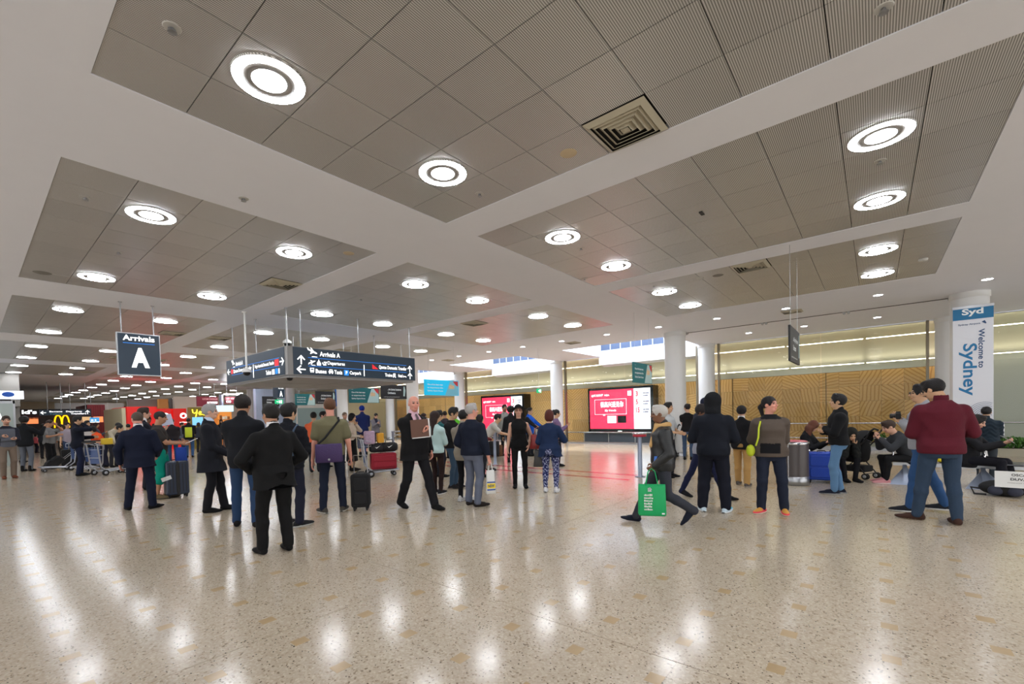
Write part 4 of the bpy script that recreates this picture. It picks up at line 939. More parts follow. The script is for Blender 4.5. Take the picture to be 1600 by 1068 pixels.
def shoe_mesh(kind, h):
    f = Field((-.075, -.12, -.01), (.075, .24, .20), h); tr = kind == 'trainer'
    f.cap((0, -.045, .036), (0, .09, .032), .038, .042, .02); f.ell((0, .115, .030), (.046, .095, .034 if tr else .028), .02); f.cap((0, -.045, .05), (0, -.03, .10), .036, .036, .02); f.cap((0, .0, .07), (0, .07, .045), .034, .03, .02)
    if tr: f.ell((0, .03, .012), (.052, .165, .022), .005); f.ell((0, -.05, .04), (.042, .05, .05), .01)
    if kind == 'boot': f.cap((0, -.04, .06), (0, -.04, .16), .042, .045, .02)
    f.cut((0, 0, .0), (0, 0, -1)); V, F = f.mesh(); V[:, 2] = np.maximum(V[:, 2], 0); return V, F
def hair_mesh(style, h):
    f = Field((-.19, -.21, -.46), (.19, .14, .24), h); g_ = .012
    if style in ('short', 'buzz', 'cap', 'bun', 'tail', 'thick'):
        g_ = {'short': .012, 'buzz': .006, 'cap': .014, 'bun': .010, 'tail': .010, 'thick': .022}[style]
        f.ell((0, -.016, .034), (.078+g_, .098+g_, .090+g_), .01)
        if style in ('short', 'thick'): f.ell((0, .04, .10+g_*.3), (.06, .045, .022+g_), .02)
        f.ell((0, .125, -.035), (.085, .085, .10), .01, sub=True); f.cut((0, 0, -.055), (0, .35, -1))
        for s_ in (-1, 1): f.ell((.088*s_, .012, -.03), (.03, .035, .05), .008, sub=True)
    if style == 'bun': f.ell((0, -.10, .085), (.042, .042, .042), .008)
    if style == 'tail': f.cap((0, -.10, .03), (0, -.15, -.02), .03, .035, .01); f.cap((0, -.15, -.02), (0, -.125, -.20), .035, .018, .02)
    if style == 'cap': f.ell((0, .105, .062), (.062, .06, .010), .006)
    if style in ('bob', 'long', 'afro', 'curly'):
        f.ell((0, -.018, .038), (.094, .110, .104), .01)
        if style == 'afro': f.ell((0, -.03, .04), (.122, .12, .115), .02)
        if style == 'curly': f.ell((0, -.018, .045), (.094, .108, .102), .02)
        if style == 'bob':
            f.ell((0, -.035, -.03), (.10, .085, .105), .03)
        if style == 'long':
            f.ell((0, -.045, -.05), (.10, .07, .12), .03); f.cap((-.035, -.075, -.08), (-.045, -.105, -.36), .055, .035, .04); f.cap((.035, -.075, -.08), (.045, -.105, -.36), .055, .035, .04)
        f.ell((0, .13, -.045), (.076, .095, .115), .01, sub=True)
        if style in ('afro', 'curly'): f.cut((0, 0, -.06), (0, .3, -1))
    if style == 'hat':
        f.ell((0, -.01, .075), (.088, .105, .085), .01); f.cut((0, 0, .055), (0, 0, -1)); f.ell((0, -.005, .055), (.19, .20, .010), .006)
        f.cap((-.06, -.04, .0), (-.085, -.02, -.36), .035, .03, .02); f.cap((.06, -.04, .0), (.085, -.02, -.36), .035, .03, .02); f.ell((0, -.05, -.03), (.09, .06, .1), .02)
        f.ell((0, .13, -.045), (.072, .09, .09), .01, sub=True)
    if style in ('hood',):
        f.ell((0, -.025, .028), (.118, .128, .128), .02); f.cap((0, -.02, -.04), (0, -.05, -.14), .11, .11, .03); f.ell((0, .15, -.01), (.075, .10, .11), .01, sub=True); f.cut((0, 0, -.17), (0, 0, -1))
    if style == 'scarf': f.ell((0, -.02, .03), (.092, .11, .105), .02); f.cap((0, -.01, -.04), (0, -.02, -.14), .085, .10, .03); f.ell((0, .13, -.03), (.062, .08, .085), .01, sub=True); f.cut((0, 0, -.17), (0, 0, -1))
    if style == 'fringe': f.ell((0, -.02, -.01), (.072, .092, .062), .01); f.ell((0, .13, -.04), (.10, .11, .10), .01, sub=True); f.cut((0, 0, .03), (0, .2, 1)); f.cut((0, 0, -.055), (0, .35, -1))
    f.folds(.0016, 260, 1.3); return f.mesh()
_ca = {}
def cached(fn, *a):
    k = (fn.__name__,)+a
    if k not in _ca: _ca[k] = fn(*a)
    return _ca[k]
def rotx(a): c, s = math.cos(a), math.sin(a); return np.array([[1, 0, 0], [0, c, -s], [0, s, c]])
def roty(a): c, s = math.cos(a), math.sin(a); return np.array([[c, 0, s], [0, 1, 0], [-s, 0, c]])
def rotz(a): c, s = math.cos(a), math.sin(a); return np.array([[c, -s, 0], [s, c, 0], [0, 0, 1]])
def ik(a, t, l1, l2, pole):
    a = np.array(a, float); t = np.array(t, float); d = t-a; L_ = np.linalg.norm(d); mx = (l1+l2)*.999
    if L_ > mx: d *= mx/L_; L_ = mx; t = a+d
    u = d/max(L_, 1e-6); x = (l1*l1-l2*l2+L_*L_)/(2*L_); hh = math.sqrt(max(0, l1*l1-x*x)); p = np.array(pole, float); p -= u*(p@u); p /= np.linalg.norm(p)+1e-9
    return a+u*x+p*hh, t
ARMS = {  # hand targets (person's left, person's right), local: x to the person's right, y forward, z up
 'down': ((-.27, .02, .80), (.27, .02, .80)), 'relaxed': ((-.26, .08, .82), (.27, .05, .80)), 'crossed': ((.02, .18, 1.16), (-.02, .22, 1.10)),
 'front': ((-.06, .30, 1.05), (.06, .30, 1.05)), 'low_front': ((-.05, .22, .92), (.05, .22, .92)), 'pockets': ((-.21, .06, .90), (.21, .06, .90)), 'behind': ((-.05, -.20, .90), (.05, -.19, .93)),
 'phone': ((-.04, .28, 1.22), (.05, .30, 1.24)), 'push': ((-.2, .46, 1.0), (.2, .46, 1.0)), 'hips': ((-.2, .02, 1.0), (.2, .02, 1.0)), 'handR': ((-.26, .05, .8), (.10, .14, 1.56)), 'hold': ((-.13, .24, 1.14), (.10, .22, 1.18))}
PROF = {'m': dict(ts=[-.13, -.06, .02, .12, .22, .33, .42, .475, .515, .55], A=[.135, .165, .172, .158, .160, .174, .180, .152, .098, .062], B=[.09, .115, .122, .112, .112, .118, .112, .088, .070, .056], Y=[-.01, -.015, -.012, .004, .006, .004, -.004, -.012, -.02, -.02]),
        'f': dict(ts=[-.13, -.06, .02, .12, .22, .33, .42, .475, .515, .55], A=[.14, .175, .178, .145, .134, .146, .156, .134, .088, .054], B=[.095, .122, .124, .104, .102, .118, .106, .082, .066, .050], Y=[-.01, -.02, -.014, .0, .004, .014, .002, -.010, -.018, -.02])}
SKINS = {'fair': (206, 160, 136), 'tan': (178, 130, 100), 'olive': (168, 124, 92), 'asian': (198, 156, 122), 'brown': (118, 80, 58), 'pink': (214, 150, 130)}
NP_ = [0]
def person(label, foot, H=None, head_v=None, fa=0, sex='m', hair=('short', (24, 20, 18)), skin='asian', top=('tee', (60, 60, 60)), bot=('trousers', (30, 32, 40)), shoe=('dress', (18, 18, 20), (12, 12, 12)),
           arms='down', feet=None, lean=0.0, twist=0.0, head=(0, 0), girth=1.0, belly=0.0, hipz=None, group=None, extra=None, hipy=0.0, hand='relax', z0=0.0, footang=(0, 0), heel=(0, 0), poleL=None, poleR=None, floorpos=None, world_yaw=None, bare=False):
    P = np.array(floorpos, float) if floorpos is not None else G(foot[0], foot[1], 0)
    if H is None: H = min(2.02, max(.9, height_at(P, foot[0], head_v)+.0))
    s = H/1.75; d2 = P[:2]-CAM[:2]; dist = float((P-CAM)@VF); v = d2/np.linalg.norm(d2)
    if world_yaw is None:
        a = math.radians(fa); dr = -v*math.cos(a)+np.array([v[1], -v[0]])*math.sin(a); yaw = math.atan2(dr[1], dr[0])-PI/2
    else: yaw = world_yaw
    root = empty('person', (P[0], P[1], z0), yaw, label=label, cat='person')
    if group: root['group'] = group
    near = dist < 9.5; mid = dist < 15
    hb = .0125 if near else (.015 if mid else .022)
    hh = .0055 if near else (.0075 if mid else .012)
    pr_ = PROF[sex]; hz = .93 if hipz is None else hipz; feet = feet or ((-.10, 0), (.10, 0))
    g_ = girth; gw = 1+(g_-1)*np.interp(np.array(pr_['ts']), [.2, .46], [1, .45]); A = np.array(pr_['A'])*gw; B = np.array(pr_['B'])*(1+(g_-1)*1.2); Y = np.array(pr_['Y']); ts = np.array(pr_['ts'])
    if belly: bw = np.exp(-((ts-.12)/.13)**2); B = B+belly*.5*bw; Y = Y+belly*.5*bw
    O = np.array([0, hipy, hz]); R = rotz(math.radians(twist)) @ rotx(-math.radians(lean))
    TP = lambda x, y, t: O+R@np.array([x, y, t])
    A[8] = max(A[8]*.98, .1); A[9] = .062 if sex == 'm' else .054; B[9] = .056
    sw = (.180 if sex == 'm' else .157)*(1+(g_-1)*.5)
    at = ARMS[arms] if isinstance(arms, str) else arms
    if arms in ('crossed', 'behind'): hand = 'grip'
    dz = hz-.93; arm_pts = []
    for i, sd in enumerate((-1, 1)):
        sh = TP(sw*sd, -.012, .425); tg = np.array(at[i], float)+np.array([0, 0, 0 if not isinstance(arms, str) else dz])
        if isinstance(arms, str) and (lean or twist or hipy): tg = O+R@(np.array(at[i])-np.array([0, 0, .93]))
        pole = (poleL if i == 0 else poleR) or ((sd*.7, .35, -.8) if tg[2] > 1.30+dz else None) or {'crossed': (sd*.75, -.2, -.6), 'phone': (sd*.45, -.5, -.75), 'front': (sd*.6, -.6, -.5)}.get(arms if isinstance(arms, str) else '', (sd*.55, -.75, -.35))
        el, wr_ = ik(sh, tg, .285, .255, pole); arm_pts.append((sh, el, wr_))
    leg_pts = []
    for i, sd in enumerate((-1, 1)):
        hp = TP(.092*sd*(.9+.1*g_), 0, 0); an = np.array([feet[i][0], feet[i][1], .085+(feet[i][2] if len(feet[i]) > 2 else 0)])
        kn, an = ik(hp, an, .445, .41, (sd*.12+(feet[i][3] if len(feet[i]) > 3 else 0), 1, 0)); leg_pts.append((hp, kn, an))
    tk, tc_ = top[0], top[1]; bk_, bc = bot[0], bot[1]
    opt = top[2] if len(top) > 2 and isinstance(top[2], dict) else {}
    hem = opt.get('hem', {'tee': -.05, 'long': -.05, 'sweater': -.04, 'hoodie': -.06, 'jacket': -.13, 'coat': -.42, 'sleeveless': -.06, 'cardigan': -.12, 'puffer': -.10, 'blazer': -.15}[tk])
    off = opt.get('off', {'tee': .014, 'long': .016, 'sweater': .022, 'hoodie': .030, 'jacket': .026, 'coat': .032, 'sleeveless': .010, 'cardigan': .022, 'puffer': .034, 'blazer': .024}[tk])
    slv = opt.get('sleeve', {'tee': .62, 'sleeveless': 0}.get(tk, 2.0)); fe = opt.get('flare', {'blazer': .02, 'coat': .03, 'jacket': .005}.get(tk, 0))
    lo = np.array([-.5, -.5, 0.]); 
    allp = np.array([p for a3 in arm_pts for p in a3]+[p for l3 in leg_pts for p in l3]+[TP(0, 0, .6), TP(-.2, 0, -.1), TP(.2, 0, -.1)])
    mn, mxx = allp.min(0)-.16*g_, allp.max(0)+.16*g_
    sc = 1.0
    col = C3(SKINS[skin])
    # trousers / shorts / skirt
    def legs(f, o, kneeR, hemR, thR=.082, upto=1.0):
        gg = 1+(g_-1)*.8
        for hp, kn, an in leg_pts:
            f.cap(hp+np.array([0, 0, .0]), kn, thR*gg+o, kneeR*gg+o*.8, .02)
            if upto > 1e-3:
                e = kn+(an-kn)*upto; mid_ = kn+(an-kn)*.3+np.array([0, -.012, 0])
                f.cap(kn, mid_, kneeR*gg+o*.8, kneeR*gg*.98+o*.8, .02); f.cap(mid_, e, kneeR*gg*.98+o*.8, hemR+o*.5, .02)
    zt = hz+.12
    tsel = ts <= .13
    tl = np.append(ts[tsel], []); 
    lo_b = np.minimum(mn, np.array([-.3, -.3, 0.0])); hi_b = np.array([mxx[0], mxx[1], max(zt+.12, leg_pts[0][1][2]+.15, leg_pts[1][1][2]+.15)])
    lo_b = np.array([min(p[0] for l3 in leg_pts for p in l3)-.17*g_, min(min(p[1] for l3 in leg_pts for p in l3), O[1]-.1)-.18*g_, max(0, min(p[2] for l3 in leg_pts for p in l3)-.10)])
    hi_b = np.array([max(p[0] for l3 in leg_pts for p in l3)+.17*g_, max(max(p[1] for l3 in leg_pts for p in l3), O[1]+.1)+.18*g_, hi_b[2]])
    f = Field(lo_b, hi_b, hb)
    f.trunk(O, R, ts[tsel], A[tsel], B[tsel], Y[tsel], .008, .02)
    name_b = 'trousers'; bm_ = CLOTH
    if bk_ == 'trousers': legs(f, .012, .056, .056)
    elif bk_ == 'jeans': legs(f, .010, .054, .05); name_b = 'jeans'
    elif bk_ == 'slim': legs(f, .006, .050, .042, .078)
    elif bk_ == 'leggings': legs(f, .008, .054, .040, .090); name_b = 'leggings'
    elif bk_ == 'loose': legs(f, .020, .064, .060, .088)
    elif bk_ == 'shorts': legs(f, .022, .066, .066, .088, upto=.02); name_b = 'shorts'
    elif bk_ == 'skirt':
        name_b = 'skirt'; zb = bot[2] if len(bot) > 2 else .35
        f.trunk(np.array([0, 0, 0.]), np.eye(3), np.array([zb, .6, hz, hz+.1]), np.array([.24, .21, .18, .15]), np.array([.17, .15, .13, .11]), np.zeros(4), 0, .03, 2.0)
    if bk_ != 'skirt':
        f.folds(.0022 if near else .0, 34, len(label)*.7)
        for hp, kn, an in leg_pts:
            if bk_ == 'shorts': continue
        if bk_ != 'shorts': f.cut((0, 0, min(p[2] for p in (leg_pts[0][2], leg_pts[1][2]))-.045), (0, 0, -1))
    V, F = f.mesh(); cl_ = np.tile(C3(bc), (len(V), 1))
    if 'bcol' in (extra or {}): cl_ = extra['bcol'](V, cl_)
    nmesh(name_b, V*s, F, bm_, root, cl_)
    # upper garment
    za = np.array([p for a3 in arm_pts for p in (a3 if slv > 1 else a3[:2])]+[TP(x, 0, t) for x in (-.2, .2) for t in (hem, .56)])
    f = Field(za.min(0)-.13*g_-off, za.max(0)+.13*g_+off, hb)
    tt = ts[ts >= min(hem-.02, -.13)]; tA = A+0; tB = B+0
    ts2, A2, B2, Y2 = ts, tA, tB, Y
    if hem < -.13:
        ts2 = np.insert(ts, 0, hem); A2 = np.insert(tA, 0, tA[1]+fe+.01); B2 = np.insert(tB, 0, tB[1]+fe+.01); A2[1] = tA[1]+fe*.6; B2[1] = tB[1]+fe*.6; Y2 = np.insert(Y, 0, Y[0])
    if fe: A2 = A2.copy(); k_ = ts2 < .1; A2[k_] += fe*.4; B2 = B2.copy(); B2[k_] += fe*.4
    if tk in ('jacket', 'blazer', 'coat', 'hoodie', 'puffer', 'sweater'):                 # hangs straighter than the waist
        A2 = A2.copy(); k_ = (ts2 > -.1) & (ts2 < .3); A2[k_] = np.maximum(A2[k_], A2.max()*.88)
    f.trunk(O, R, ts2, A2, B2, Y2, off, .03)
    for (sh, el, wr_) in arm_pts:
        if slv > 0:
            f.cap(TP(0, -.012, .45)*.5+sh*.5, sh, .050+off*.4, .055+off*.5, .05)
            if slv <= 1: e = sh+(el-sh)*slv; f.cap(sh, e, .056*g_**.5+off, .052*g_**.5+off*1.1, .02)
            else:
                we = el+(wr_-el)*min(1, (slv-1)); f.cap(sh, el, .055*g_**.5+off*.9, .044*g_**.5+off*.8, .025); f.cap(el, we, .044*g_**.5+off*.8, .034+off*.6, .012)
    if tk in ('jacket', 'blazer', 'coat', 'hoodie', 'puffer', 'cardigan'): f.cap(TP(0, -.02, .52), TP(0, -.025, .575), .066+off*.3, .060+off*.2, .02)
    if tk == 'hoodie' and not opt.get('up'): f.ell(TP(0, -.09, .49), (.10, .05, .06), .03)
    if opt.get('up'): f.cap(TP(0, -.02, .55), TP(0, -.02, .62), .1, .1, .03)
    f.folds((.0042 if tk == 'puffer' else .0026) if near else .0, 70 if tk == 'puffer' else 30, len(label)*.37)
    f.cut(TP(0, 0, hem), -R[:, 2])
    vz = opt.get('open')
    if vz:                                                     # open front: a wedge below the throat
        X_, Y_, Z_ = f.ax[0][:, None, None]-O[0], f.ax[1][None, :, None]-O[1], f.ax[2][None, None, :]-O[2]
        lx = R[0][0]*X_+R[1][0]*Y_+R[2][0]*Z_; ly = R[0][1]*X_+R[1][1]*Y_+R[2][1]*Z_; lz = R[0][2]*X_+R[1][2]*Y_+R[2][2]*Z_
        wd = np.maximum(np.abs(lx)-np.clip((lz-vz)*.30, 0, .075), .03-ly); f.D = np.maximum(f.D, -wd.astype(np.float32))
    V, F = f.mesh(); cl_ = np.tile(C3(tc_), (len(V), 1))
    loc = (V-O)@R
    if extra and 'tcol' in extra: cl_ = extra['tcol'](loc, cl_, V)
    nm = {'tee': 'shirt', 'long': 'shirt', 'sleeveless': 'top', 'coat': 'coat', 'blazer': 'jacket', 'puffer': 'jacket'}.get(tk, tk)
    nmesh(nm, V*s, F, LEATHER if opt.get('leather') else CLOTH, root, cl_)
    if vz or opt.get('collar'):
        cc = C3(opt.get('shirt', (226, 224, 226)))
        f = Field(TP(0, 0, .2)-np.array([.22, .25, .0]), TP(0, 0, .62)+np.array([.22, .25, .0]), hb)
        ks = (ts > .1)
        f.trunk(O, R, ts[ks], A[ks]*.98, B[ks], Y[ks], off*.25 if vz else -.01, .02); f.cap(TP(0, -.014, .53), TP(0, -.014, .602), .074, .068, .01)
        V, F = f.mesh(); cl_ = np.tile(cc, (len(V), 1)); nmesh('shirt_collar', V*s, F, CLOTH, root, cl_)
        if opt.get('tie'):
            yb = float(np.interp(.45, ts, B+Y))+off*.3
            b = MB(); pts = [TP(0, yb-.045, .545), TP(0, yb+.0, .49), TP(0, yb+.018, .38), TP(0, yb+.02, .25)]
            b.tube([p*s for p in pts], [.016*s, .02*s, .026*s, .03*s], 6); b.build('necktie', mat('tie_%d' % opt['tie'][0], opt['tie'], .6), root)
    # body: one skin mesh (trunk, limbs, head, neck, hands)
    f = Field(mn, np.maximum(mxx, TP(0, 0, .65)+.1), .02 if near else .026)
    f.trunk(O, R, ts, A*.93, B*.9, Y, -.004, .03)
    for sh, el, wr_ in arm_pts:
        f.cap(sh, el, .050*g_**.5, .041*g_**.5, .02); f.cap(el, wr_, .041*g_**.5, .027, .012)
    for hp, kn, an in leg_pts:
        lk = 1.0 if bk_ in ('shorts', 'skirt') else .72; f.cap(hp, kn, .074*g_**.6*lk, .050*lk, .02); m_ = kn+(an-kn)*.3+np.array([0, -.014*(lk > .9), 0]); f.cap(kn, m_, .050*lk, .053*lk, .02); f.cap(m_, an, .053*lk, .034*lk, .02)
    V, F = f.mesh(); Vs, Fs, Cs = [V], [F], [np.tile(col, (len(V), 1))]; n_ = len(V)
    hy, hp_ = head; HR = R @ rotz(-math.radians(hy)) @ rotx(math.radians(hp_)) if abs(lean) < 30 else rotz(math.radians(twist-hy)) @ rotx(math.radians(hp_))
    base = TP(0, -.015, .555); hc = base+R@np.array([0, .022, .0])+HR@np.array([0, .012, .150])
    V, F, code = cached(head_mesh, sex, hh); Vh = V@HR.T+hc; ch = np.tile(col, (len(V), 1)); dk = C3(hair[1])*.5+col*.15
    ch[code == 1] = C3((40, 30, 26)); ch[code == 2] = dk; ch[code == 3] = col*np.array([.92, .6, .6])
    if opt.get('beard') or (extra and extra.get('beard')):
        bd = (V[:, 2] < -.05) & (V[:, 1] > .0) & (V[:, 2] > -.13) & (code == 0); ch[bd] = ch[bd]*.6+C3(hair[1])*.4
    Vs.append(Vh); Fs.append(F+n_); Cs.append(ch); n_ += len(V)
    hands = []
    for i, (sh, el, wr_) in enumerate(arm_pts):
        V, F = cached(hand_mesh, hand if isinstance(hand, str) else hand[i], .0052 if near else (.007 if mid else .011))
        dr = (wr_-el)/np.linalg.norm(wr_-el); th = np.array([0, 1.0, .25]) if abs(dr[1]) < .8 else np.array([-(1 if i else -1)*.2, 0, 1.0]); th -= dr*(th@dr); th /= np.linalg.norm(th); nn = np.cross(dr, th)
        V = V.copy()
        if i == 1: V[:, 2] *= -1; F = F[:, ::-1]
        M3 = np.stack([dr, th, nn], 1); Vs.append(V@M3.T+wr_); Fs.append(F+n_); Cs.append(np.tile(col, (len(V), 1))); n_ += len(V)
        hands.append((wr_+dr*.085)*s)
    nmesh('body', np.concatenate(Vs)*s, np.concatenate(Fs), SKIN, root, np.concatenate(Cs))
    # hair or headwear
    if hair[0] != 'bald':
        V, F = cached(hair_mesh, hair[0], hh*1.15); hc_ = np.tile(C3(hair[1]), (len(V), 1))
        nm = {'cap': 'cap', 'hat': 'sun_hat', 'hood': 'hood', 'scarf': 'headscarf'}.get(hair[0], 'hair')
        if hair[0] == 'hat': hc_[V[:, 2] < .04] = C3((26, 18, 16))
        W_ = V@HR.T
        if hair[0] in ('long', 'bob'):
            lowm = V[:, 2] < -.07; an_ = np.array([0, -.07, -.07]); RZ = R_ if False else rotz(math.radians(twist-hy)) @ rotx(-math.radians(min(lean, 12)*.6)); tt_ = np.clip((-.07-V[:, 2])/.06, 0, 1)[:, None]; W_ = W_*(1-tt_)+(HR@an_+(V-an_)@RZ.T)*tt_
        nmesh(nm, (W_+hc)*s, F, HAIR if nm == 'hair' else CLOTH, root, hc_)
    # shoes
    V, F = cached(shoe_mesh, shoe[0], .008 if near else .013)
    for i, (hp, kn, an) in enumerate(leg_pts):
        fy = math.radians(footang[i]); he = math.radians(heel[i]); Rf = rotz(-fy+math.radians(5 if i == 0 else -5)) @ rotx(-he)
        W = V.copy(); c_ = np.tile(C3(shoe[1]), (len(V), 1)); c_[V[:, 2] < (.022 if shoe[0] == 'trainer' else .010)] = C3(shoe[2])
        if len(shoe) > 3: c_[(V[:, 1] > .03) & (V[:, 2] > .045)] = C3(shoe[3])
        W = W@Rf.T; W = W+np.array([an[0], an[1]+.02, an[2]-.085]); 
        if abs(heel[i]) > 1: W[:, 2] -= min(0, W[:, 2].min())
        nmesh('shoe', W*s, F, CLOTH, root, c_)
    root['_h'] = H; info = dict(root=root, hands=hands, s=s, TP=lambda x, y, t: TP(x, y, t)*s, yaw=yaw, P=P, dist=dist, R=R, hc=hc*s, HR=HR, off=off, B=B, ts=ts, Y=Y)
    del root['_h']
    return info
def toworld(i, p): c, s_ = math.cos(i['yaw']), math.sin(i['yaw']); return Vector((i['P'][0]+c*p[0]-s_*p[1], i['P'][1]+s_*p[0]+c*p[1], p[2]))
BK = (16, 16, 18); NV = (18, 22, 38); DN = (44, 62, 90); DN2 = (58, 84, 120); LJ = (96, 134, 172); DRESS = ('dress', (14, 14, 15), (8, 8, 8)); TRW = ('trainer', (60, 60, 64), (200, 200, 200)); TRB = ('trainer', (26, 26, 28), (190, 188, 184))
SUIT = {'collar': 1, 'hem': -.16}
WK = lambda a=.24: ((-.09, a), (.09, -a))
# --- left group
p_front = person('man in black suit seen from behind with white collar, nearest the viewer', (433, 862), head_v=632, fa=-158, skin='tan', hair=('short', (22, 18, 16)), top=('blazer', (14, 14, 15), dict(SUIT)), bot=('trousers', (13, 13, 14)), shoe=DRESS, arms=((-.20, .16, .98), (.20, .16, .98)), girth=1.12, belly=.05, feet=((-.14, .05), (.12, -.04)), head=(-12, -4), poleL=(-1, -.4, -.3), poleR=(1, -.4, -.3))
p_curly = person('man in black jacket and blue jeans with thick curly hair', (386, 822), head_v=619, fa=172, skin='tan', hair=('curly', (28, 20, 16)), top=('jacket', (18, 20, 26)), bot=('jeans', (38, 60, 92)), shoe=('dress', (26, 22, 20), (16, 14, 12)), arms='low_front', girth=1.0, feet=((-.13, .08), (.12, -.08)), head=(20, -5), poleL=(-.5, -.8, -.5), poleR=(.5, -.8, -.5))
p_pack = person('young man with dark hair in black puffer jacket carrying a backpack strap', (457, 822), head_v=632, fa=150, hair=('thick', (14, 12, 12)), top=('puffer', (16, 18, 26)), bot=('trousers', (26, 28, 44)), shoe=('trainer', (30, 30, 32), (180, 180, 176)), arms='front', feet=((-.12, .06), (.12, -.02)), footang=(0, 30), head=(20, 0))
p_grey = person('grey haired man in long dark suit jacket standing in profile', (334, 799), head_v=632, fa=78, skin='fair', hair=('short', (150, 148, 146)), top=('blazer', (20, 22, 30), dict(collar=1, hem=-.26, flare=.05, shirt=(190, 205, 226))), bot=('trousers', (18, 18, 24)), shoe=DRESS, arms=((-.14, .22, .95), (.10, .24, .95)), feet=((-.09, .14), (.07, -.08)), head=(0, 2), girth=1.04)
p_navy = person('heavy man in navy suit seen from behind beside the suitcase', (222, 795), head_v=644, fa=168, skin='pink', hair=('buzz', (84, 72, 62)), top=('blazer', (18, 24, 44), dict(SUIT)), bot=('trousers', (18, 24, 44)), shoe=DRESS, arms=((-.29, .0, .86), (.22, .18, .96)), girth=1.12, belly=.05, feet=((-.20, .02), (.17, -.05)), footang=(-20, 35), head=(-35, -8))
p_dark2 = person('tall man in dark suit half hidden behind the navy suited man', (229, 764), head_v=637, fa=95, skin='fair', hair=('short', (52, 38, 30)), top=('blazer', (20, 22, 34), dict(open=.25, hem=-.16)), bot=('trousers', (20, 22, 34)), shoe=DRESS, arms='phone', girth=1.05)
p_teal = person('man in charcoal tee and teal shorts holding papers', (253, 778), head_v=643, fa=80, skin='tan', hair=('buzz', (34, 28, 26)), top=('tee', (48, 44, 42)), bot=('shorts', (0, 140, 120)), shoe=('trainer', (110, 96, 70), (70, 66, 60)), arms=((-.12, .36, 1.12), (.10, .38, 1.10)), feet=((-.08, .08), (.09, -.06)), head=(0, -8))
p_r = person('man with arms folded in grey and navy sweater at the left edge', (14, 747), head_v=650, fa=12, skin='fair', hair=('short', (52, 40, 34)), top=('long', (92, 96, 106)), bot=('trousers', (118, 104, 92)), shoe=('dress', (110, 60, 40), (60, 40, 30)), arms='crossed', girth=1.04, extra={'tcol': lambda L_, c, V: np.where((np.abs(L_[:, 0]) > .15)[:, None] | (L_[:, 2] > .47)[:, None], C3((34, 36, 48)), c), 'beard': 1})
person('person with bushy dark hair in black jacket pulling a case', (42, 736), head_v=651, fa=150, sex='f', hair=('afro', (26, 20, 18)), skin='tan', top=('jacket', (18, 20, 24)), bot=('jeans', (96, 102, 112)), shoe=('boot', (20, 20, 20), (12, 12, 12)), arms=((-.35, -.1, .86), (.36, .26, 1.4)), head=(0, 0))
person('man in grey tee and black trousers with hand raised to his head', (79, 731), head_v=656, fa=60, skin='tan', hair=('buzz', (50, 36, 30)), top=('tee', (118, 118, 118)), bot=('trousers', (20, 20, 22)), arms=((-.10, .18, 1.56), (.2, .36, 1.2)), head=(0, -10), girth=1.08)
person('child in pink top beyond the wheeled case', (57, 707), H=1.1, fa=120, sex='f', hair=('bob', (20, 16, 16)), top=('long', (226, 110, 120)), bot=('trousers', (36, 36, 50)))
p_tel = person('man in dark navy jacket talking on a phone beside luggage trolleys', (124, 743), head_v=650, fa=90, hair=('short', (18, 16, 16)), top=('jacket', (16, 20, 34)), bot=('jeans', (22, 30, 56)), shoe=DRESS, arms=((-.12, .34, 1.12), (.05, .13, 1.52)), feet=((-.07, .04), (.08, -.02)), head=(0, -4))
person('person in bright orange shirt bending over a trolley', (165, 729), H=1.62, fa=-60, hair=('bob', (14, 12, 12)), sex='f', top=('tee', (226, 84, 36)), bot=('trousers', (40, 42, 60)), lean=38, arms=((-.12, .50, 1.0), (.12, .5, .98)), head=(0, -10))
person('person in white top behind the telephoning man', (139, 727), head_v=657, fa=30, top=('long', (196, 192, 188)), bot=('trousers', (50, 52, 60)), hair=('short', (22, 18, 18)), arms='front')
person('person in beige shirt leaning near the orange shirt', (178, 729), H=1.66, fa=40, lean=18, top=('long', (176, 166, 146)), bot=('trousers', (40, 40, 46)), hair=('short', (22, 20, 20)), arms='push', head=(0, -20))
person('person in black and white sleeves beside the navy suit', (190, 737), head_v=664, fa=70, top=('long', (28, 28, 34)), bot=('trousers', (30, 30, 34)), hair=('short', (18, 16, 16)), arms='front')
person('dark haired person behind the sheet of paper', (233, 745), head_v=650, fa=40, sex='f', hair=('thick', (16, 14, 14)), skin='brown', top=('jacket', (26, 26, 34)), arms='phone')
person('balding man in dark suit seen from behind before the phone shop', (271, 722), head_v=654, fa=180, skin='fair', hair=('buzz', (70, 56, 46)), top=('blazer', (34, 30, 34), dict(SUIT)), bot=('jeans', (40, 66, 100)), arms='push', girth=1.1)
p_yel = person('man in black jacket with yellow green backpack and jeans', (297, 714), head_v=653, fa=172, skin='tan', hair=('buzz', (34, 28, 26)), top=('jacket', (20, 20, 24)), bot=('jeans', (50, 80, 120)), arms='front', girth=1.08)
person('woman in black coat and headscarf standing by the orange shelves', (347, 699), head_v=655, fa=10, sex='f', hair=('scarf', (14, 14, 16)), skin='olive', top=('coat', (16, 16, 18)), bot=('trousers', (120, 92, 84)), arms='low_front')
person('child beside the woman in black headscarf', (357, 700), H=1.2, fa=-30, hair=('short', (20, 16, 14)), top=('tee', (170, 160, 150)), bot=('trousers', (150, 110, 100)))
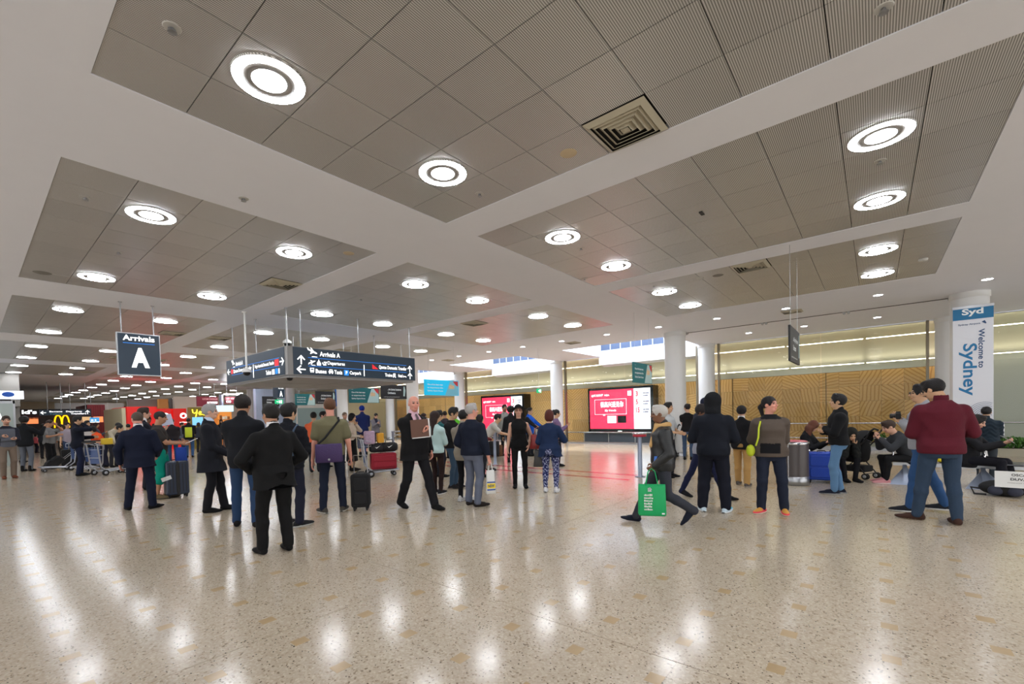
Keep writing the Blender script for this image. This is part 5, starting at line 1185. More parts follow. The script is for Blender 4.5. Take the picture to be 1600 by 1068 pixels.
# --- middle group
p_olive = person('man in olive tee walking away with purple shoulder bag', (521, 799), head_v=623, fa=176, skin='pink', hair=('short', (94, 62, 40)), top=('tee', (112, 108, 82), dict(off=.022)), bot=('jeans', (26, 32, 50)), shoe=('trainer', (70, 66, 60), (190, 186, 176)), arms=((-.27, -.02, .82), (.28, .03, .83)), girth=1.05, feet=((-.14, -.06), (.15, .0)), footang=(-25, 8), hand=('relax', 'grip'), head=(-15, 0))
person('person in orange tee seen from behind left of the olive tee man', (493, 737), head_v=644, fa=178, hair=('short', (16, 14, 14)), top=('tee', (222, 104, 66)), bot=('trousers', (32, 34, 44)), arms='low_front')
person('dark haired man facing the viewer beyond the orange tee', (507, 730), head_v=643, fa=60, skin='fair', hair=('short', (22, 18, 18)), top=('long', (60, 60, 66)), arms='front')
person('small distant man facing left beyond the barrier', (434, 712), head_v=651, fa=-80, skin='fair', hair=('short', (20, 18, 18)), top=('jacket', (24, 24, 28)))
p_cream = person('woman with black bob in cream top and black skirt', (551, 735), head_v=646, fa=75, sex='f', hair=('bob', (16, 12, 14)), top=('long', (206, 190, 172)), bot=('skirt', (14, 14, 16), .30), shoe=('boot', (14, 14, 14), (10, 10, 10)), arms=((-.1, .14, 1.4), (.1, .25, 1.05)), head=(0, -10))
person('tall man in royal blue jacket and blue cap seen from behind', (568, 714), head_v=631, fa=185, skin='pink', hair=('cap', (20, 44, 130)), top=('jacket', (24, 36, 84)), bot=('shorts', (80, 84, 100)), shoe=('boot', (24, 24, 24), (16, 16, 16)), arms='front')
person('bald distant head beyond the cream topped woman', (541, 722), head_v=644, fa=20, skin='fair', hair=('buzz', (120, 100, 84)), top=('long', (120, 120, 130)))
person('distant man in grey blazer looking down behind the barrier', (588, 700), head_v=645, fa=25, skin='fair', hair=('short', (24, 20, 18)), top=('blazer', (110, 108, 116), dict(open=.2, shirt=(40, 40, 60))), arms='phone', head=(0, -25))
p_bald = person('tall bald man in black suit striding with a brown folder', (651, 793), head_v=614, fa=32, skin='pink', hair=('bald', (170, 150, 140)), top=('blazer', (17, 17, 19), dict(open=.22, shirt=(214, 176, 190), tie=(92, 78, 84))), bot=('trousers', (20, 20, 24)), shoe=('dress', (12, 12, 13), (8, 8, 8)), arms=((-.27, .02, .86), (.0, .23, 1.16)), feet=((-.13, .30), (.13, -.24)), hipz=.885, girth=1.1, belly=.03, head=(15, 0), hand=('relax', 'grip'), heel=(0, 6))
p_mint = person('woman with very long dark hair in pale mint top', (683, 771), head_v=643, fa=150, sex='f', hair=('long', (44, 26, 20)), top=('long', (186, 214, 212)), bot=('slim', (40, 26, 24)), shoe=('trainer', (26, 26, 30), (220, 220, 220)), arms='front', feet=((-.06, .02), (.10, -.02)), head=(30, 0))
p_slim = person('young man in black tee and slim blue jeans', (709, 762), head_v=637, fa=62, hair=('thick', (16, 14, 14)), top=('tee', (18, 18, 20), dict(sleeve=1.25, off=.024)), bot=('slim', (52, 72, 92)), shoe=('trainer', (30, 28, 30), (120, 110, 100)), arms='phone', head=(0, -12))
person('person in dark teal tee beyond the bald man', (688, 745), head_v=642, fa=120, hair=('thick', (14, 14, 14)), top=('tee', (30, 84, 86)), arms='front')
person('person in bright green tee seen from behind', (713, 728), head_v=641, fa=175, hair=('short', (16, 16, 16)), top=('tee', (100, 200, 50)), bot=('trousers', (40, 40, 46)), arms='down')
person('man in beige jacket mostly hidden behind the grey haired man', (727, 783), head_v=641, fa=150, hair=('short', (20, 18, 18)), top=('jacket', (150, 142, 128)), bot=('slim', (20, 20, 24)), shoe=('trainer', (200, 200, 200), (220, 220, 220)), arms='front')
p_old = person('grey haired man in navy sweater and grey trousers with shopping bag', (741, 790), head_v=631, fa=142, skin='pink', hair=('short', (168, 164, 160)), top=('sweater', (20, 26, 42), dict(off=.028, hem=-.05)), bot=('trousers', (96, 102, 118)), shoe=('dress', (36, 30, 28), (20, 18, 16)), arms=((-.18, .12, .95), (.30, .06, .80)), hand=('relax', 'grip'), feet=((-.13, .02), (.10, -.03)), footang=(0, 30), head=(30, 4), girth=1.1)
p_lean = person('man in pale shirt leaning on the barrier rail', (763, 735), H=1.7, fa=95, lean=42, hair=('short', (20, 18, 18)), top=('tee', (186, 182, 174)), bot=('trousers', (150, 144, 136)), arms=((-.10, .62, 1.02), (.12, .62, 1.0)), hipy=-.1, head=(0, -10))
person('bearded man in grey hoodie facing the viewer by the red screen', (790, 711), head_v=632, fa=12, skin='olive', hair=('short', (40, 30, 26)), top=('hoodie', (142, 142, 138)), bot=('slim', (24, 24, 28)), arms='relaxed', extra={'beard': 1})
p_hat = person('woman in black sleeveless top, red glasses and wide brimmed hat', (813, 761), head_v=634, fa=2, sex='f', skin='fair', hair=('hat', (20, 16, 18)), top=('sleeveless', (14, 14, 15), dict(hem=-.1)), bot=('slim', (16, 16, 18)), shoe=('boot', (14, 14, 14), (10, 10, 10)), arms=((-.20, .02, .90), (.25, .0, .82)), feet=((-.11, .04), (.11, 0)), head=(0, 8), girth=1.06)
person('man in bright blue track jacket behind the woman in the hat', (829, 712), head_v=637, fa=60, hair=('short', (30, 26, 24)), top=('jacket', (20, 90, 200)), arms='push', extra={'tcol': lambda L_, c, V: np.where((np.abs(L_[:, 0]) > .17)[:, None], C3((20, 22, 28)), c)})
person('dark haired person just behind the woman in the hat', (800, 722), head_v=635, fa=170, sex='f', hair=('afro', (16, 14, 14)), top=('jacket', (24, 24, 28)), bot=('slim', (24, 24, 26)))
def leg_pattern(V, c):
    m = (np.sin(V[:, 0]*95)*np.sin(V[:, 2]*80)*np.sin(V[:, 1]*95+1) > .18) | (np.abs(np.sin(V[:, 2]*46+np.sin(V[:, 0]*60))) < .12); c = c.copy(); c[m] = C3((176, 182, 214)); return c
p_legg = person('woman with auburn hair, navy shirt and patterned leggings', (861, 768), head_v=641, fa=172, sex='f', skin='fair', hair=('bob', (82, 34, 26)), top=('long', (28, 44, 76), dict(hem=-.16, flare=.03, off=.024)), bot=('leggings', (34, 42, 92)), shoe=('trainer', (220, 220, 222), (236, 236, 236)), arms=((-.12, .2, 1.08), (.20, .26, 1.10)), girth=1.15, feet=((-.12, .02), (.12, -.02)), extra={'bcol': leg_pattern}, poleR=(.8, -.5, -.8), poleL=(-.5, -.5, -.9))
person('dark haired person in lilac behind the auburn haired woman', (871, 728), head_v=640, fa=100, sex='f', hair=('bun', (20, 16, 16)), top=('long', (120, 96, 130)), arms='phone')
person('dark haired woman between the sweater man and the red screen', (752, 745), head_v=648, fa=120, sex='f', hair=('bob', (22, 14, 14)), top=('long', (110, 40, 40)), arms='front')
# --- right group
p_scarf = person('elderly man in black leather jacket and tan scarf striding left', (1036, 817), head_v=626, fa=-82, skin='brown', hair=('short', (186, 182, 176)), top=('jacket', (26, 28, 30), dict(leather=1, hem=-.10, off=.03)), bot=('trousers', (50, 52, 60)), shoe=('dress', (22, 26, 40), (14, 14, 16)), arms=((.0+-.22, .12, .86), (.22, .04, .84)), feet=((-.08, -.40, .12), (.08, .36)), hipz=.86, heel=(48, -6), hand=('grip', 'relax'), head=(0, -4), girth=1.05)
person('man in white shirt behind the elderly man, dark hair', (1045, 745), head_v=629, fa=60, hair=('short', (18, 16, 16)), top=('tee', (186, 190, 192)), bot=('trousers', (36, 36, 42)), arms='front')
p_bun = person('woman with hair bun, black tee and jeans pushing the far stroller', (1075, 718), head_v=631, fa=172, sex='f', skin='fair', hair=('bun', (30, 22, 22)), top=('tee', (18, 16, 18)), bot=('slim', (60, 78, 104)), arms='push', girth=1.06, head=(-45, 0))
p_hood = person('broad person in black hooded top and tracksuit seen from behind', (1116, 799), head_v=616, fa=176, hair=('hood', (18, 20, 24)), skin='brown', top=('hoodie', (18, 22, 32), dict(up=1, off=.036, hem=-.08)), bot=('loose', (17, 20, 32)), shoe=('trainer', (196, 214, 226), (226, 230, 232), (60, 170, 196)), arms=((-.12, .22, 1.08), (.12, .22, 1.08)), girth=1.14, feet=((-.16, .0), (.16, .0)), footang=(-12, 12), poleL=(-.6, -.2, -.8), poleR=(.6, -.2, -.8))
p_wk = person('person with dark curly hair and grey shirt walking behind the hooded one', (1098, 777), head_v=627, fa=65, hair=('curly', (26, 18, 18)), skin='brown', top=('long', (150, 152, 164)), bot=('slim', (24, 30, 60)), shoe=('dress', (16, 16, 20), (90, 90, 90)), feet=((-.08, .36), (.08, -.36)), hipz=.86, heel=(0, 14), arms='front')
person('man in navy cap just beyond the hooded person', (1103, 745), head_v=622, fa=150, hair=('cap', (24, 28, 48)), top=('jacket', (30, 32, 44)))
p_must = person('woman in black cardigan and mustard trousers seen from behind', (1160, 758), head_v=635, fa=165, sex='f', skin='fair', hair=('curly', (18, 14, 16)), top=('cardigan', (18, 18, 22), dict(collar=1)), bot=('trousers', (176, 138, 84)), shoe=('trainer', (90, 84, 80), (150, 140, 130)), arms='front', girth=1.1, feet=((-.12, .14), (.12, -.1)))
p_brown = person('woman in brown fleece with black pocket and bright pink trainers', (1205, 801), head_v=620, fa=8, sex='f', skin='pink', hair=('tail', (20, 16, 18)), top=('long', (86, 76, 68), dict(off=.034, hem=-.07)), bot=('trousers', (28, 34, 50)), shoe=('trainer', (226, 70, 86), (226, 206, 190), (206, 150, 70)), arms='behind', girth=1.14, feet=((-.17, .0), (.13, .0)), footang=(6, 30), head=(-48, 6), poleL=(-1, -.1, -.15), poleR=(1, -.1, -.15),
    extra={'tcol': lambda L_, c, V: np.where(((np.abs(L_[:, 0]-.02) < .13) & (L_[:, 1] > .05) & (L_[:, 2] > -.02) & (L_[:, 2] < .13))[:, None], C3((14, 14, 18)), np.where(((L_[:, 2] > .49) & (np.abs(L_[:, 0]) < .13))[:, None], C3((20, 20, 24)), c))})
p_bh = person('man in black hoodie and light jeans with folded arms', (1310, 771), head_v=617, fa=-82, hair=('thick', (18, 16, 18)), top=('hoodie', (16, 17, 20)), bot=('jeans', (92, 128, 164)), shoe=('trainer', (22, 26, 40), (150, 150, 150)), arms='crossed', feet=((-.09, .07), (.08, -.04)), head=(0, 6))
p_gh = person('man with glasses in grey hoodie and blue jeans holding a camera', (1440, 799), head_v=602, fa=-80, hair=('short', (16, 14, 16)), top=('hoodie', (150, 152, 158)), bot=('jeans', (44, 76, 118)), shoe=('trainer', (28, 30, 36), (200, 200, 200)), arms=((-.05, .20, 1.24), (.06, .20, 1.26)), feet=((-.09, .14), (.09, -.26)), head=(0, 4), extra={'glasses': 1})
p_bur = person('large man in burgundy pullover and jeans seen from behind', (1470, 817), head_v=591, fa=-160, hair=('short', (18, 14, 14)), top=('sweater', (84, 20, 34), dict(off=.03, hem=-.08, collar=1, shirt=(84, 20, 34))), bot=('jeans', (46, 62, 82), ), shoe=('dress', (62, 40, 32), (170, 150, 130)), arms=((-.10, .26, 1.16), (.18, .26, 1.10)), girth=1.13, belly=.03, feet=((-.19, .10), (.13, -.05)), footang=(-60, 0), head=(-42, -22), poleL=(-.6, -.6, -.7), poleR=(.7, -.6, -.6), extra={'glasses': 1})
person('person in dark teal puffer jacket behind the banner column', (1541, 752), head_v=636, fa=178, hair=('short', (20, 18, 18)), top=('puffer', (30, 42, 52)), bot=('jeans', (54, 60, 66)), arms='front', girth=1.1)
# seated people
SEATF = ((-.10, .44), (.10, .44))
p_sit1 = person('seated man in dark sweater bending over his phone, pink trainers', None, H=1.76, floorpos=(7.5, -5.0, 0), world_yaw=math.radians(22), hipz=.50, feet=((-.10, .46), (.10, .40)), lean=32, skin='fair', hair=('short', (54, 38, 28)), top=('sweater', (52, 54, 58)), bot=('slim', (18, 18, 20)), shoe=('trainer', (190, 130, 134), (222, 200, 196)), arms=((-.06, .52, .86), (.06, .52, .86)), head=(0, -24))
p_sit2 = person('seated woman with long reddish hair in black beside the bin', None, H=1.66, floorpos=(7.6, -3.25, 0), world_yaw=math.radians(165), sex='f', skin='fair', hipz=.50, feet=SEATF, lean=10, hair=('long', (96, 52, 34)), top=('jacket', (18, 18, 22)), bot=('slim', (20, 20, 24)), arms=((-.06, .42, .80), (.06, .42, .80)), head=(-60, -24))
p_sit3 = person('seated person with arms tucked in black jacket beside the blue case', None, H=1.66, floorpos=(7.55, -3.85, 0), world_yaw=math.radians(120), hipz=.50, feet=SEATF, lean=45, hair=('hood', (30, 30, 26)), top=('puffer', (26, 28, 26)), bot=('slim', (18, 18, 22)), arms=((-.06, .48, .80), (.06, .46, .82)), head=(0, -30))
p_sit4 = person('seated person in black trousers reclining with a tablet', None, H=1.76, floorpos=(7.45, -5.75, 0), world_yaw=math.radians(160), hipz=.50, feet=((-.14, .56), (.22, .50)), lean=4, hair=('short', (24, 20, 18)), skin='fair', top=('jacket', (24, 24, 28)), bot=('trousers', (18, 18, 26)), arms=((-.12, .40, .80), (.10, .42, .82)), head=(0, -20))
# distant crowd, one person each
crowd = [(108, 722, 660, 20, 'a', (150, 140, 150)), (70, 716, 662, 160, 'b', (40, 40, 46)), (98, 714, 663, -60, 'c', (180, 176, 170)), (152, 716, 660, 90, 'd', (60, 60, 70)), (203, 722, 662, 170, 'e', (40, 44, 60)), (262, 712, 660, 200, 'f', (120, 60, 60)), (286, 710, 660, 60, 'g', (80, 84, 96)),
         (312, 706, 660, 150, 'h', (46, 50, 60)), (368, 704, 657, -60, 'i', (60, 56, 60)), (516, 712, 648, 10, 'j', (160, 150, 150)), (697, 716, 642, 200, 'k', (56, 50, 56)), (33, 722, 662, 90, 'l', (60, 60, 60)), (118, 712, 664, 0, 'm', (200, 190, 180)), (242, 706, 662, 0, 'n', (180, 60, 60)),
         (1098, 711, 640, 90, 'o', (40, 60, 90)), (664, 722, 646, 60, 'p', (30, 30, 34))]
desc = {'a': 'distant shopper in mauve top near the golden arches', 'b': 'distant shopper in black behind the child in pink', 'c': 'distant person in white top under the golden arches', 'd': 'distant person in grey behind the white topped person', 'e': 'distant person in navy left of the red shop', 'f': 'distant person in dull red top before the red kiosks', 'g': 'distant person in slate grey by the red kiosks',
        'h': 'distant person in dark blue under the yellow lettering', 'i': 'distant person in brown grey beyond the orange shelves', 'j': 'distant person in pale pink beside the glazed booth', 'k': 'distant person in brown between the mint top and black tee', 'l': 'distant person in charcoal behind the folded arm man', 'm': 'distant person in cream right of the arches', 'n': 'distant person in red top before the red shop',
        'o': 'person in dark blue beyond the curly haired walker', 'p': 'person in black just right of the bald man'}
for k, (u, vf, vh, fa_, key, c) in enumerate(crowd):
    person(desc[key], (u, vf), head_v=vh, fa=fa_, sex='mf'[k % 2], hair=(['short', 'bob', 'thick', 'long', 'buzz', 'bun'][k % 6], (24+6*(k % 4), 20+4*(k % 3), 18)), skin=['asian', 'fair', 'tan', 'olive'][k % 4], top=(['tee', 'jacket', 'long', 'hoodie'][k % 4], c), bot=(['jeans', 'trousers', 'slim'][k % 3], [(44, 58, 84), (36, 36, 40), (60, 56, 52)][k % 3]), arms=['down', 'front', 'pockets', 'phone'][k % 4], group='distant people near the shops' if u < 400 else None)
# ================================================================== luggage, trolleys, furniture
def rotM(z=0, x=0, y=0): return Matrix.Rotation(z, 4, 'Z') @ Matrix.Rotation(y, 4, 'Y') @ Matrix.Rotation(x, 4, 'X')
def put(root, p, rz): root.location = (float(p[0]), float(p[1]), float(p[2]) if len(p) > 2 else 0); root.rotation_euler = (0, 0, rz)
def suitcase(pos, rz, w, d, h, m, label, hard=False, tilt=0.0, handle=.0, m2=BLACK, wheels=True, group=None):
    root = empty('suitcase', pos, rz, label=label, cat='suitcase'); root.rotation_euler = (tilt, 0, rz)
    zb = .06 if wheels else 0
    b = MB(); b.rbox(-w/2, -d/2, zb, w/2, d/2, zb+h, .045, 4, ax=1); b.build('shell', m, root)
    b = MB()
    if hard:
        for k in range(6): x = -w/2+.06+k*(w-.12)/5; b.box(x-.006, -d/2-.003, zb+.06, x+.006, -d/2+.002, zb+h-.06)
        b.box(-w/2-.002, -.008, zb+.05, w/2+.002, .008, zb+h-.05)
    else:
        b.rbox(-w/2+.05, -d/2-.03, zb+.06, w/2-.05, -d/2+.01, zb+h*.45, .03, 3, ax=1); b.rbox(-w/2+.05, -d/2-.02, zb+h*.52, w/2-.05, -d/2+.01, zb+h-.07, .03, 3, ax=1)
    b.build('pocket' if not hard else 'ribs', m if not hard else m2, root)
    b = MB(); b.tube([(-.07, 0, zb+h-.005), (-.06, 0, zb+h+.025), (.06, 0, zb+h+.025), (.07, 0, zb+h-.005)], .01, 6); b.build('carry_handle', m2, root)
    if handle:
        b = MB(); b.tube([(-.11, d*.3, zb+h), (-.11, d*.3, zb+h+handle), (.11, d*.3, zb+h+handle), (.11, d*.3, zb+h)], .009, 6); b.build('pull_handle', STEEL, root)
    if wheels:
        for sx in (-1, 1):
            for sy_ in (-1, 1):
                b = MB(); b.lathe([(.028, -.012), (.028, .012)], 12, M=Matrix.Translation((sx*(w/2-.05), sy_*(d/2-.04), .028)) @ rotM(y=PI/2)); b.box(sx*(w/2-.05)-.02, sy_*(d/2-.04)-.02, .035, sx*(w/2-.05)+.02, sy_*(d/2-.04)+.02, zb+.005); b.build('wheel', RUBBER, root)
    return root
NAVYC = mat('navy_case', (28, 40, 62), .35); BLKF = mat('black_fabric', (20, 20, 22), .85, bump=.3); REDC = mat('red_fabric', (150, 20, 42), .7, bump=.3, noise=.1); BLUC = mat('blue_case', (0, 60, 170), .45)
TAN = mat('tan_leather', (120, 76, 44), .6, noise=.2)
def yaw_away(P, da=0):                             # heading of an object whose front (-Y) looks at the viewer, turned by da degrees
    v = np.array(P[:2])-CAM[:2]; return math.atan2(v[1], v[0])-PI/2+math.radians(da)
P = G(277, 776); r = suitcase(P, yaw_away(P, 12), .40, .26, .70, NAVYC, 'large dark navy suitcase with white luggage tag', hard=True)
b = MB(); b.box(-.15, -.137, .42, .02, -.134, .50, rotM(y=-.3)); b.build('luggage_tag', WHITE, r)
b = MB(); b.box(-.02, -.138, .06, .02, -.133, .76); b.build('strap', BLACK, r)
P = G(565, 796); suitcase(P, yaw_away(P, -8), .30, .24, .56, BLKF, 'black fabric cabin suitcase standing beside the olive tee man', handle=.30)
P = G(1281, 754); suitcase(P+np.array([.1, -.02, 0]), yaw_away(P, 6), .50, .28, .56, BLUC, 'bright blue suitcase between the bin and the hoodie man', hard=False)
P = G(1300, 751); suitcase(P+np.array([.42, .05, 0]), yaw_away(P, 6), .36, .24, .40, mat('maroon_case', (96, 16, 28), .6), 'small maroon suitcase behind the blue one')
P = G(72, 733); suitcase(P+np.array([.0, .0, .02]), yaw_away(P, -75), .36, .26, .50, BLKF, 'black wheeled case tilted and pulled at the left', tilt=-.85, handle=.55)
P = G(776, 712); suitcase(P, yaw_away(P, 10), .42, .3, .42, TAN, 'brown leather travel bag standing behind the barrier post', wheels=False)
P = G(768, 716); suitcase(P+np.array([.5, .3, 0]), yaw_away(P, -20), .34, .26, .52, BLKF, 'black suitcase with pull handle behind the barrier post', handle=.35)
P = G(118, 728); suitcase(P+np.array([0, .8, 0]), yaw_away(P, 4), .6, .3, .62, BLKF, 'wide black suitcase on its side behind the telephoning man', wheels=False)
P = G(143, 714); suitcase(P, yaw_away(P, 4), .5, .3, .75, BLKF, 'tall black suitcase behind the middle trolley', wheels=True)
# trolleys
ALU = mat('trolley_metal', (176, 180, 190), .35, .7); BLUE_PL = mat('trolley_blue', (44, 70, 120), .5)
def trolley(P, rz, label):
    root = empty('luggage_trolley', P, rz, label=label, cat='trolley')       # pushed along +Y, handle at -Y
    b = MB()
    for sx in (-.24, .24): b.tube([(sx, .52, .17), (sx, -.12, .12), (sx, -.30, .28), (sx*1.05, -.38, .95), (sx*1.05, -.44, 1.02)], .019, 8)
    b.tube([(-.24, .52, .17), (.24, .52, .17)], .019, 8); b.tube([(-.24, .2, .15), (.24, .2, .15)], .014, 6); b.tube([(-.24, -.12, .12), (.24, -.12, .12)], .014, 6)
    b.tube([(-.25, -.33, .55), (.25, -.33, .55)], .012, 6); b.build('frame', ALU, root)
    b = MB(); b.tube([(-.30, -.45, 1.03), (.30, -.45, 1.03)], .022, 10); b.build('handle', BLACK, root)
    b = MB()
    for k in range(6): b.tube([(-.2+.08*k, .5, .18), (-.2+.08*k, -.12, .135)], .006, 5)
    b.build('platform', ALU, root)
    b = MB(); b.box(-.2, -.345, .35, .2, -.335, .80, rotM(x=-.06)); b.build('advert_panel', BLUE_PL, root)
    b = MB(); b.tube([(-.22, -.40, .98), (-.22, -.18, .92), (.22, -.18, .92), (.22, -.40, .98)], .008, 6)
    for k in range(4): b.tube([(-.13+.09*k, -.40, .8), (-.13+.09*k, -.18, .80)], .005, 5)
    b.tube([(-.22, -.18, .92), (-.22, -.18, .80), (.22, -.18, .80), (.22, -.18, .92)], .006, 5); b.build('basket', ALU, root)
    for sx, y, rr in ((-.27, -.20, .09), (.27, -.20, .09), (-.12, .42, .055), (.12, .42, .055)):
        b = MB(); b.lathe([(rr*.5, -.022), (rr, -.018), (rr, .018), (rr*.5, .022)], 18, M=Matrix.Translation((sx, y, rr)) @ rotM(y=PI/2)); w_ = b.build('wheel', RUBBER, root)
        b = MB(); b.lathe([(.001, -.024), (rr*.5, -.024), (rr*.5, .024), (.001, .024)], 14, M=Matrix.Translation((sx, y, rr)) @ rotM(y=PI/2)); b.tube([(sx, y, rr), (sx*.9, y+.04, .15)], .012, 6); b.build('hub', ALU, w_)
    return root
P = G(96, 735); trolley(P, yaw_away(P, 100), 'empty luggage trolley left of the telephoning man')
P = G(140, 737); trolley(P, yaw_away(P, 20), 'luggage trolley with upright frame right of the telephoning man')
P = G(168, 741); trolley(P, yaw_away(P, -60), 'luggage trolley with large wheels beside the navy suit')
b = MB(); b.rbox(-.14, -.1, 0, .14, .1, .2, .04); o = b.build('bag', mat('yellow_bag', (214, 180, 40), .6)); o.location = tuple(G(164, 741)+np.array([.1, .12, .93])); tag(o, 'yellow shopping bag in basket of the trolley beside navy suit', 'bag')
P = G(590, 743); rz = yaw_away(P, -82); trd = trolley(P, rz, 'luggage trolley loaded with a red suitcase')
Rz = Matrix.Translation(Vector(P)) @ Matrix.Rotation(rz, 4, 'Z')
def at(x, y, z): return tuple(Rz @ Vector((x, y, z)))
suitcase(at(0, .16, .185), rz+PI/2, .66, .34, .42, REDC, 'large red fabric suitcase lying on the loaded trolley', wheels=False, m2=BLACK)
def duffel(pos, rz, L_, r_, m, label, mark=True):
    root = empty('duffel_bag', pos, rz, label=label, cat='bag')
    b = MB(); n = 14; pr_ = [(0.001, -L_/2), (r_*.7, -L_/2), (r_, -L_/2+.06), (r_*1.03, 0), (r_, L_/2-.06), (r_*.7, L_/2), (.001, L_/2)]
    b.lathe(pr_, 18, M=Matrix.Translation((0, 0, r_)) @ rotM(y=PI/2)); b.build('body', m, root)
    b = MB(); b.tube([(-.1, -r_*.8, r_*1.4), (-.09, -.05, r_*2+.07), (.09, -.05, r_*2+.07), (.1, -r_*.8, r_*1.4)], .012, 6); b.build('strap', BLACK, root)
    if mark:
        b = MB(); b.poly([(-.06, -r_-.004, r_+.03), (-.02, -r_-.012, r_-.015), (.08, -r_-.004, r_+.06), (-.02, -r_-.012, r_+.01)], .002, (0, -1, 0)); b.build('swoosh_mark', WHITE, root)
    return root
duffel(at(0, .32, .63), rz+PI/2, .44, .125, BLKF, 'black sports duffel with white tick on the red suitcase, right')
duffel(at(0, .0, .63), rz+PI/2, .38, .12, mat('charcoal_fabric', (34, 34, 38), .8), 'charcoal sports bag with white tick on the red suitcase, left')
b = MB(); b.rbox(-.17, -.13, 0, .17, .13, .34, .05); o = b.build('bag', mat('lilac_print', (176, 150, 172), .7, noise=.45, nscale=40), loc=at(0, -.18, .86), rot=(0, 0, rz)); tag(o, 'lilac patterned bag high on the loaded trolley', 'bag')
b = MB(); b.rbox(-.1, -.09, 0, .1, .09, .26, .04); o = b.build('bag', mat('amber_bag', (222, 160, 40), .6), loc=at(0, .10, .88), rot=(0, 0, rz)); tag(o, 'amber yellow bag on top of the loaded trolley', 'bag')
P = G(846, 709)+np.array([.3, .1, 0]); rz2 = yaw_away(P, -70); trolley(P, rz2, 'luggage trolley beyond the woman in the black hat')
R2 = Matrix.Translation(Vector(P)) @ Matrix.Rotation(rz2, 4, 'Z')
suitcase(tuple(R2 @ Vector((0, .15, .19))), rz2+PI/2, .6, .34, .40, mat('grey_fabric', (90, 84, 78), .8, bump=.2), 'grey brown suitcase on the trolley beyond the hat woman', wheels=False)
b = MB(); b.rbox(-.2, -.15, 0, .2, .15, .28, .06); o = b.build('bag', mat('floral_bag', (120, 96, 90), .7, noise=.5, nscale=30), loc=tuple(R2 @ Vector((0, .12, .62))), rot=(0, 0, rz2)); tag(o, 'mottled bag on the suitcase beyond the hat woman', 'bag')
# carried things
def carry(name, label, cat, loc, rz=0): return empty(name, loc, rz, label=label, cat=cat)
def bag_soft(name, label, cat, loc, rz, w, h, d, m, strap=None, flare=1.0, mh=None):
    root = carry(name, label, cat, loc, rz); b = MB(); n = 8
    vs = []; fs = []
    rows = [(0, .92, .8), (.06, 1, 1), (.5, flare*1.02, 1.0), (.9, flare, .55), (1, flare*.98, .2)]
    for t, a, c in rows:
        for k in range(16):
            an = 2*PI*k/16; cx_ = math.copysign(abs(math.cos(an))**.45, math.cos(an)); sy_ = math.copysign(abs(math.sin(an))**.45, math.sin(an))
            vs.append((cx_*w/2*a, sy_*d/2*c, -h+h*t))
    for i in range(len(rows)-1):
        for k in range(16): fs.append((i*16+k, i*16+(k+1) % 16, (i+1)*16+(k+1) % 16, (i+1)*16+k))
    fs += [tuple(range(16))[::-1], tuple(range(64, 80))]; b.add(vs, fs, True); b.build('bag_body', m, root)
    if strap:
        b = MB()
        for y in (-d*.12, d*.12): b.tube([(-w*.22, y, -.02), (-w*.12, y, strap*.8), (0, y, strap), (w*.12, y, strap*.8), (w*.22, y, -.02)], .007 if not mh else .009, 6)
        b.build('bag_handle', mh or m, root)
    return root
def facing(i, da=0): return yaw_away(i['P'], da)
# green shopping bag
i = p_scarf; hl = toworld(i, i['hands'][0]); GR = mat('green_bag', (0, 160, 90), .6, noise=.05)
r = bag_soft('shopping_bag', 'green shopping bag with white lettering held by the elderly man', 'bag', (hl[0], hl[1]-.0, hl[2]-.20), facing(i, 4), .36, .42, .10, GR, strap=.21, flare=.96)
r.location = tuple(Vector(r.location)+Vector((-.02, -.02, 0)))
rg = random.Random(4); b = MB()
for k in range(6):
    x = -.10
    while x < .0: w_ = rg.uniform(.006, .014); b.box(x, -.0575, -.34+.038*k, x+w_, -.0555, -.34+.038*k+rg.uniform(.016, .028), rotM(y=.0)); x += w_+.006
b.build('white_print', PTXT, r)
flat(Matrix.Translation((0, -.0545, 0)), r, 'white_patch', PTXT, [(.12, -.39, .155, -.37)])
b = MB(); b.lathe([(.001, .0), (.028, .0)], 5, M=Matrix.Translation((-.03, -.058, -.06)) @ rotM(x=PI/2)); b.poly([(-.055, -.056, -.09), (-.005, -.056, -.09), (-.03, -.056, -.03)], .002, (0, -1, 0)); b.build('white_mark', PTXT, r)
b = MB(); b.box(-.06, -.02, .10, .02, .02, .22, rotM(y=.3)); b.box(.04, -.02, .12, .10, .0, .24, rotM(y=.2)); o = b.build('phone', mat('phone_blue', (60, 110, 190), .3), loc=(hl[0]+.03, hl[1]-.06, hl[2]-.06)); tag(o, 'blue covered phone in the hand holding the green bag', 'phone')
# tan scarf as clothing of the elderly man
f = Field(i['TP'](0, 0, .40)/i['s']-.28, i['TP'](0, 0, .62)/i['s']+.24, .012)
c0 = i['TP'](0, -.02, .545)/i['s']
for k in range(12):
    a0, a1 = 2*PI*k/12, 2*PI*(k+1)/12; f.cap(c0+np.array([.085*math.cos(a0), .085*math.sin(a0), .012*math.sin(a0*2)]), c0+np.array([.085*math.cos(a1), .085*math.sin(a1), .012*math.sin(a1*2)]), .034, .034, .01)
f.cap(c0+np.array([-.05, .09, -.02]), c0+np.array([-.06, .16, -.28]), .04, .04, .02); V, F = f.mesh(); nmesh('scarf', V*i['s'], F, CLOTH, i['root'], np.tile(C3((196, 158, 104)), (len(V), 1)))
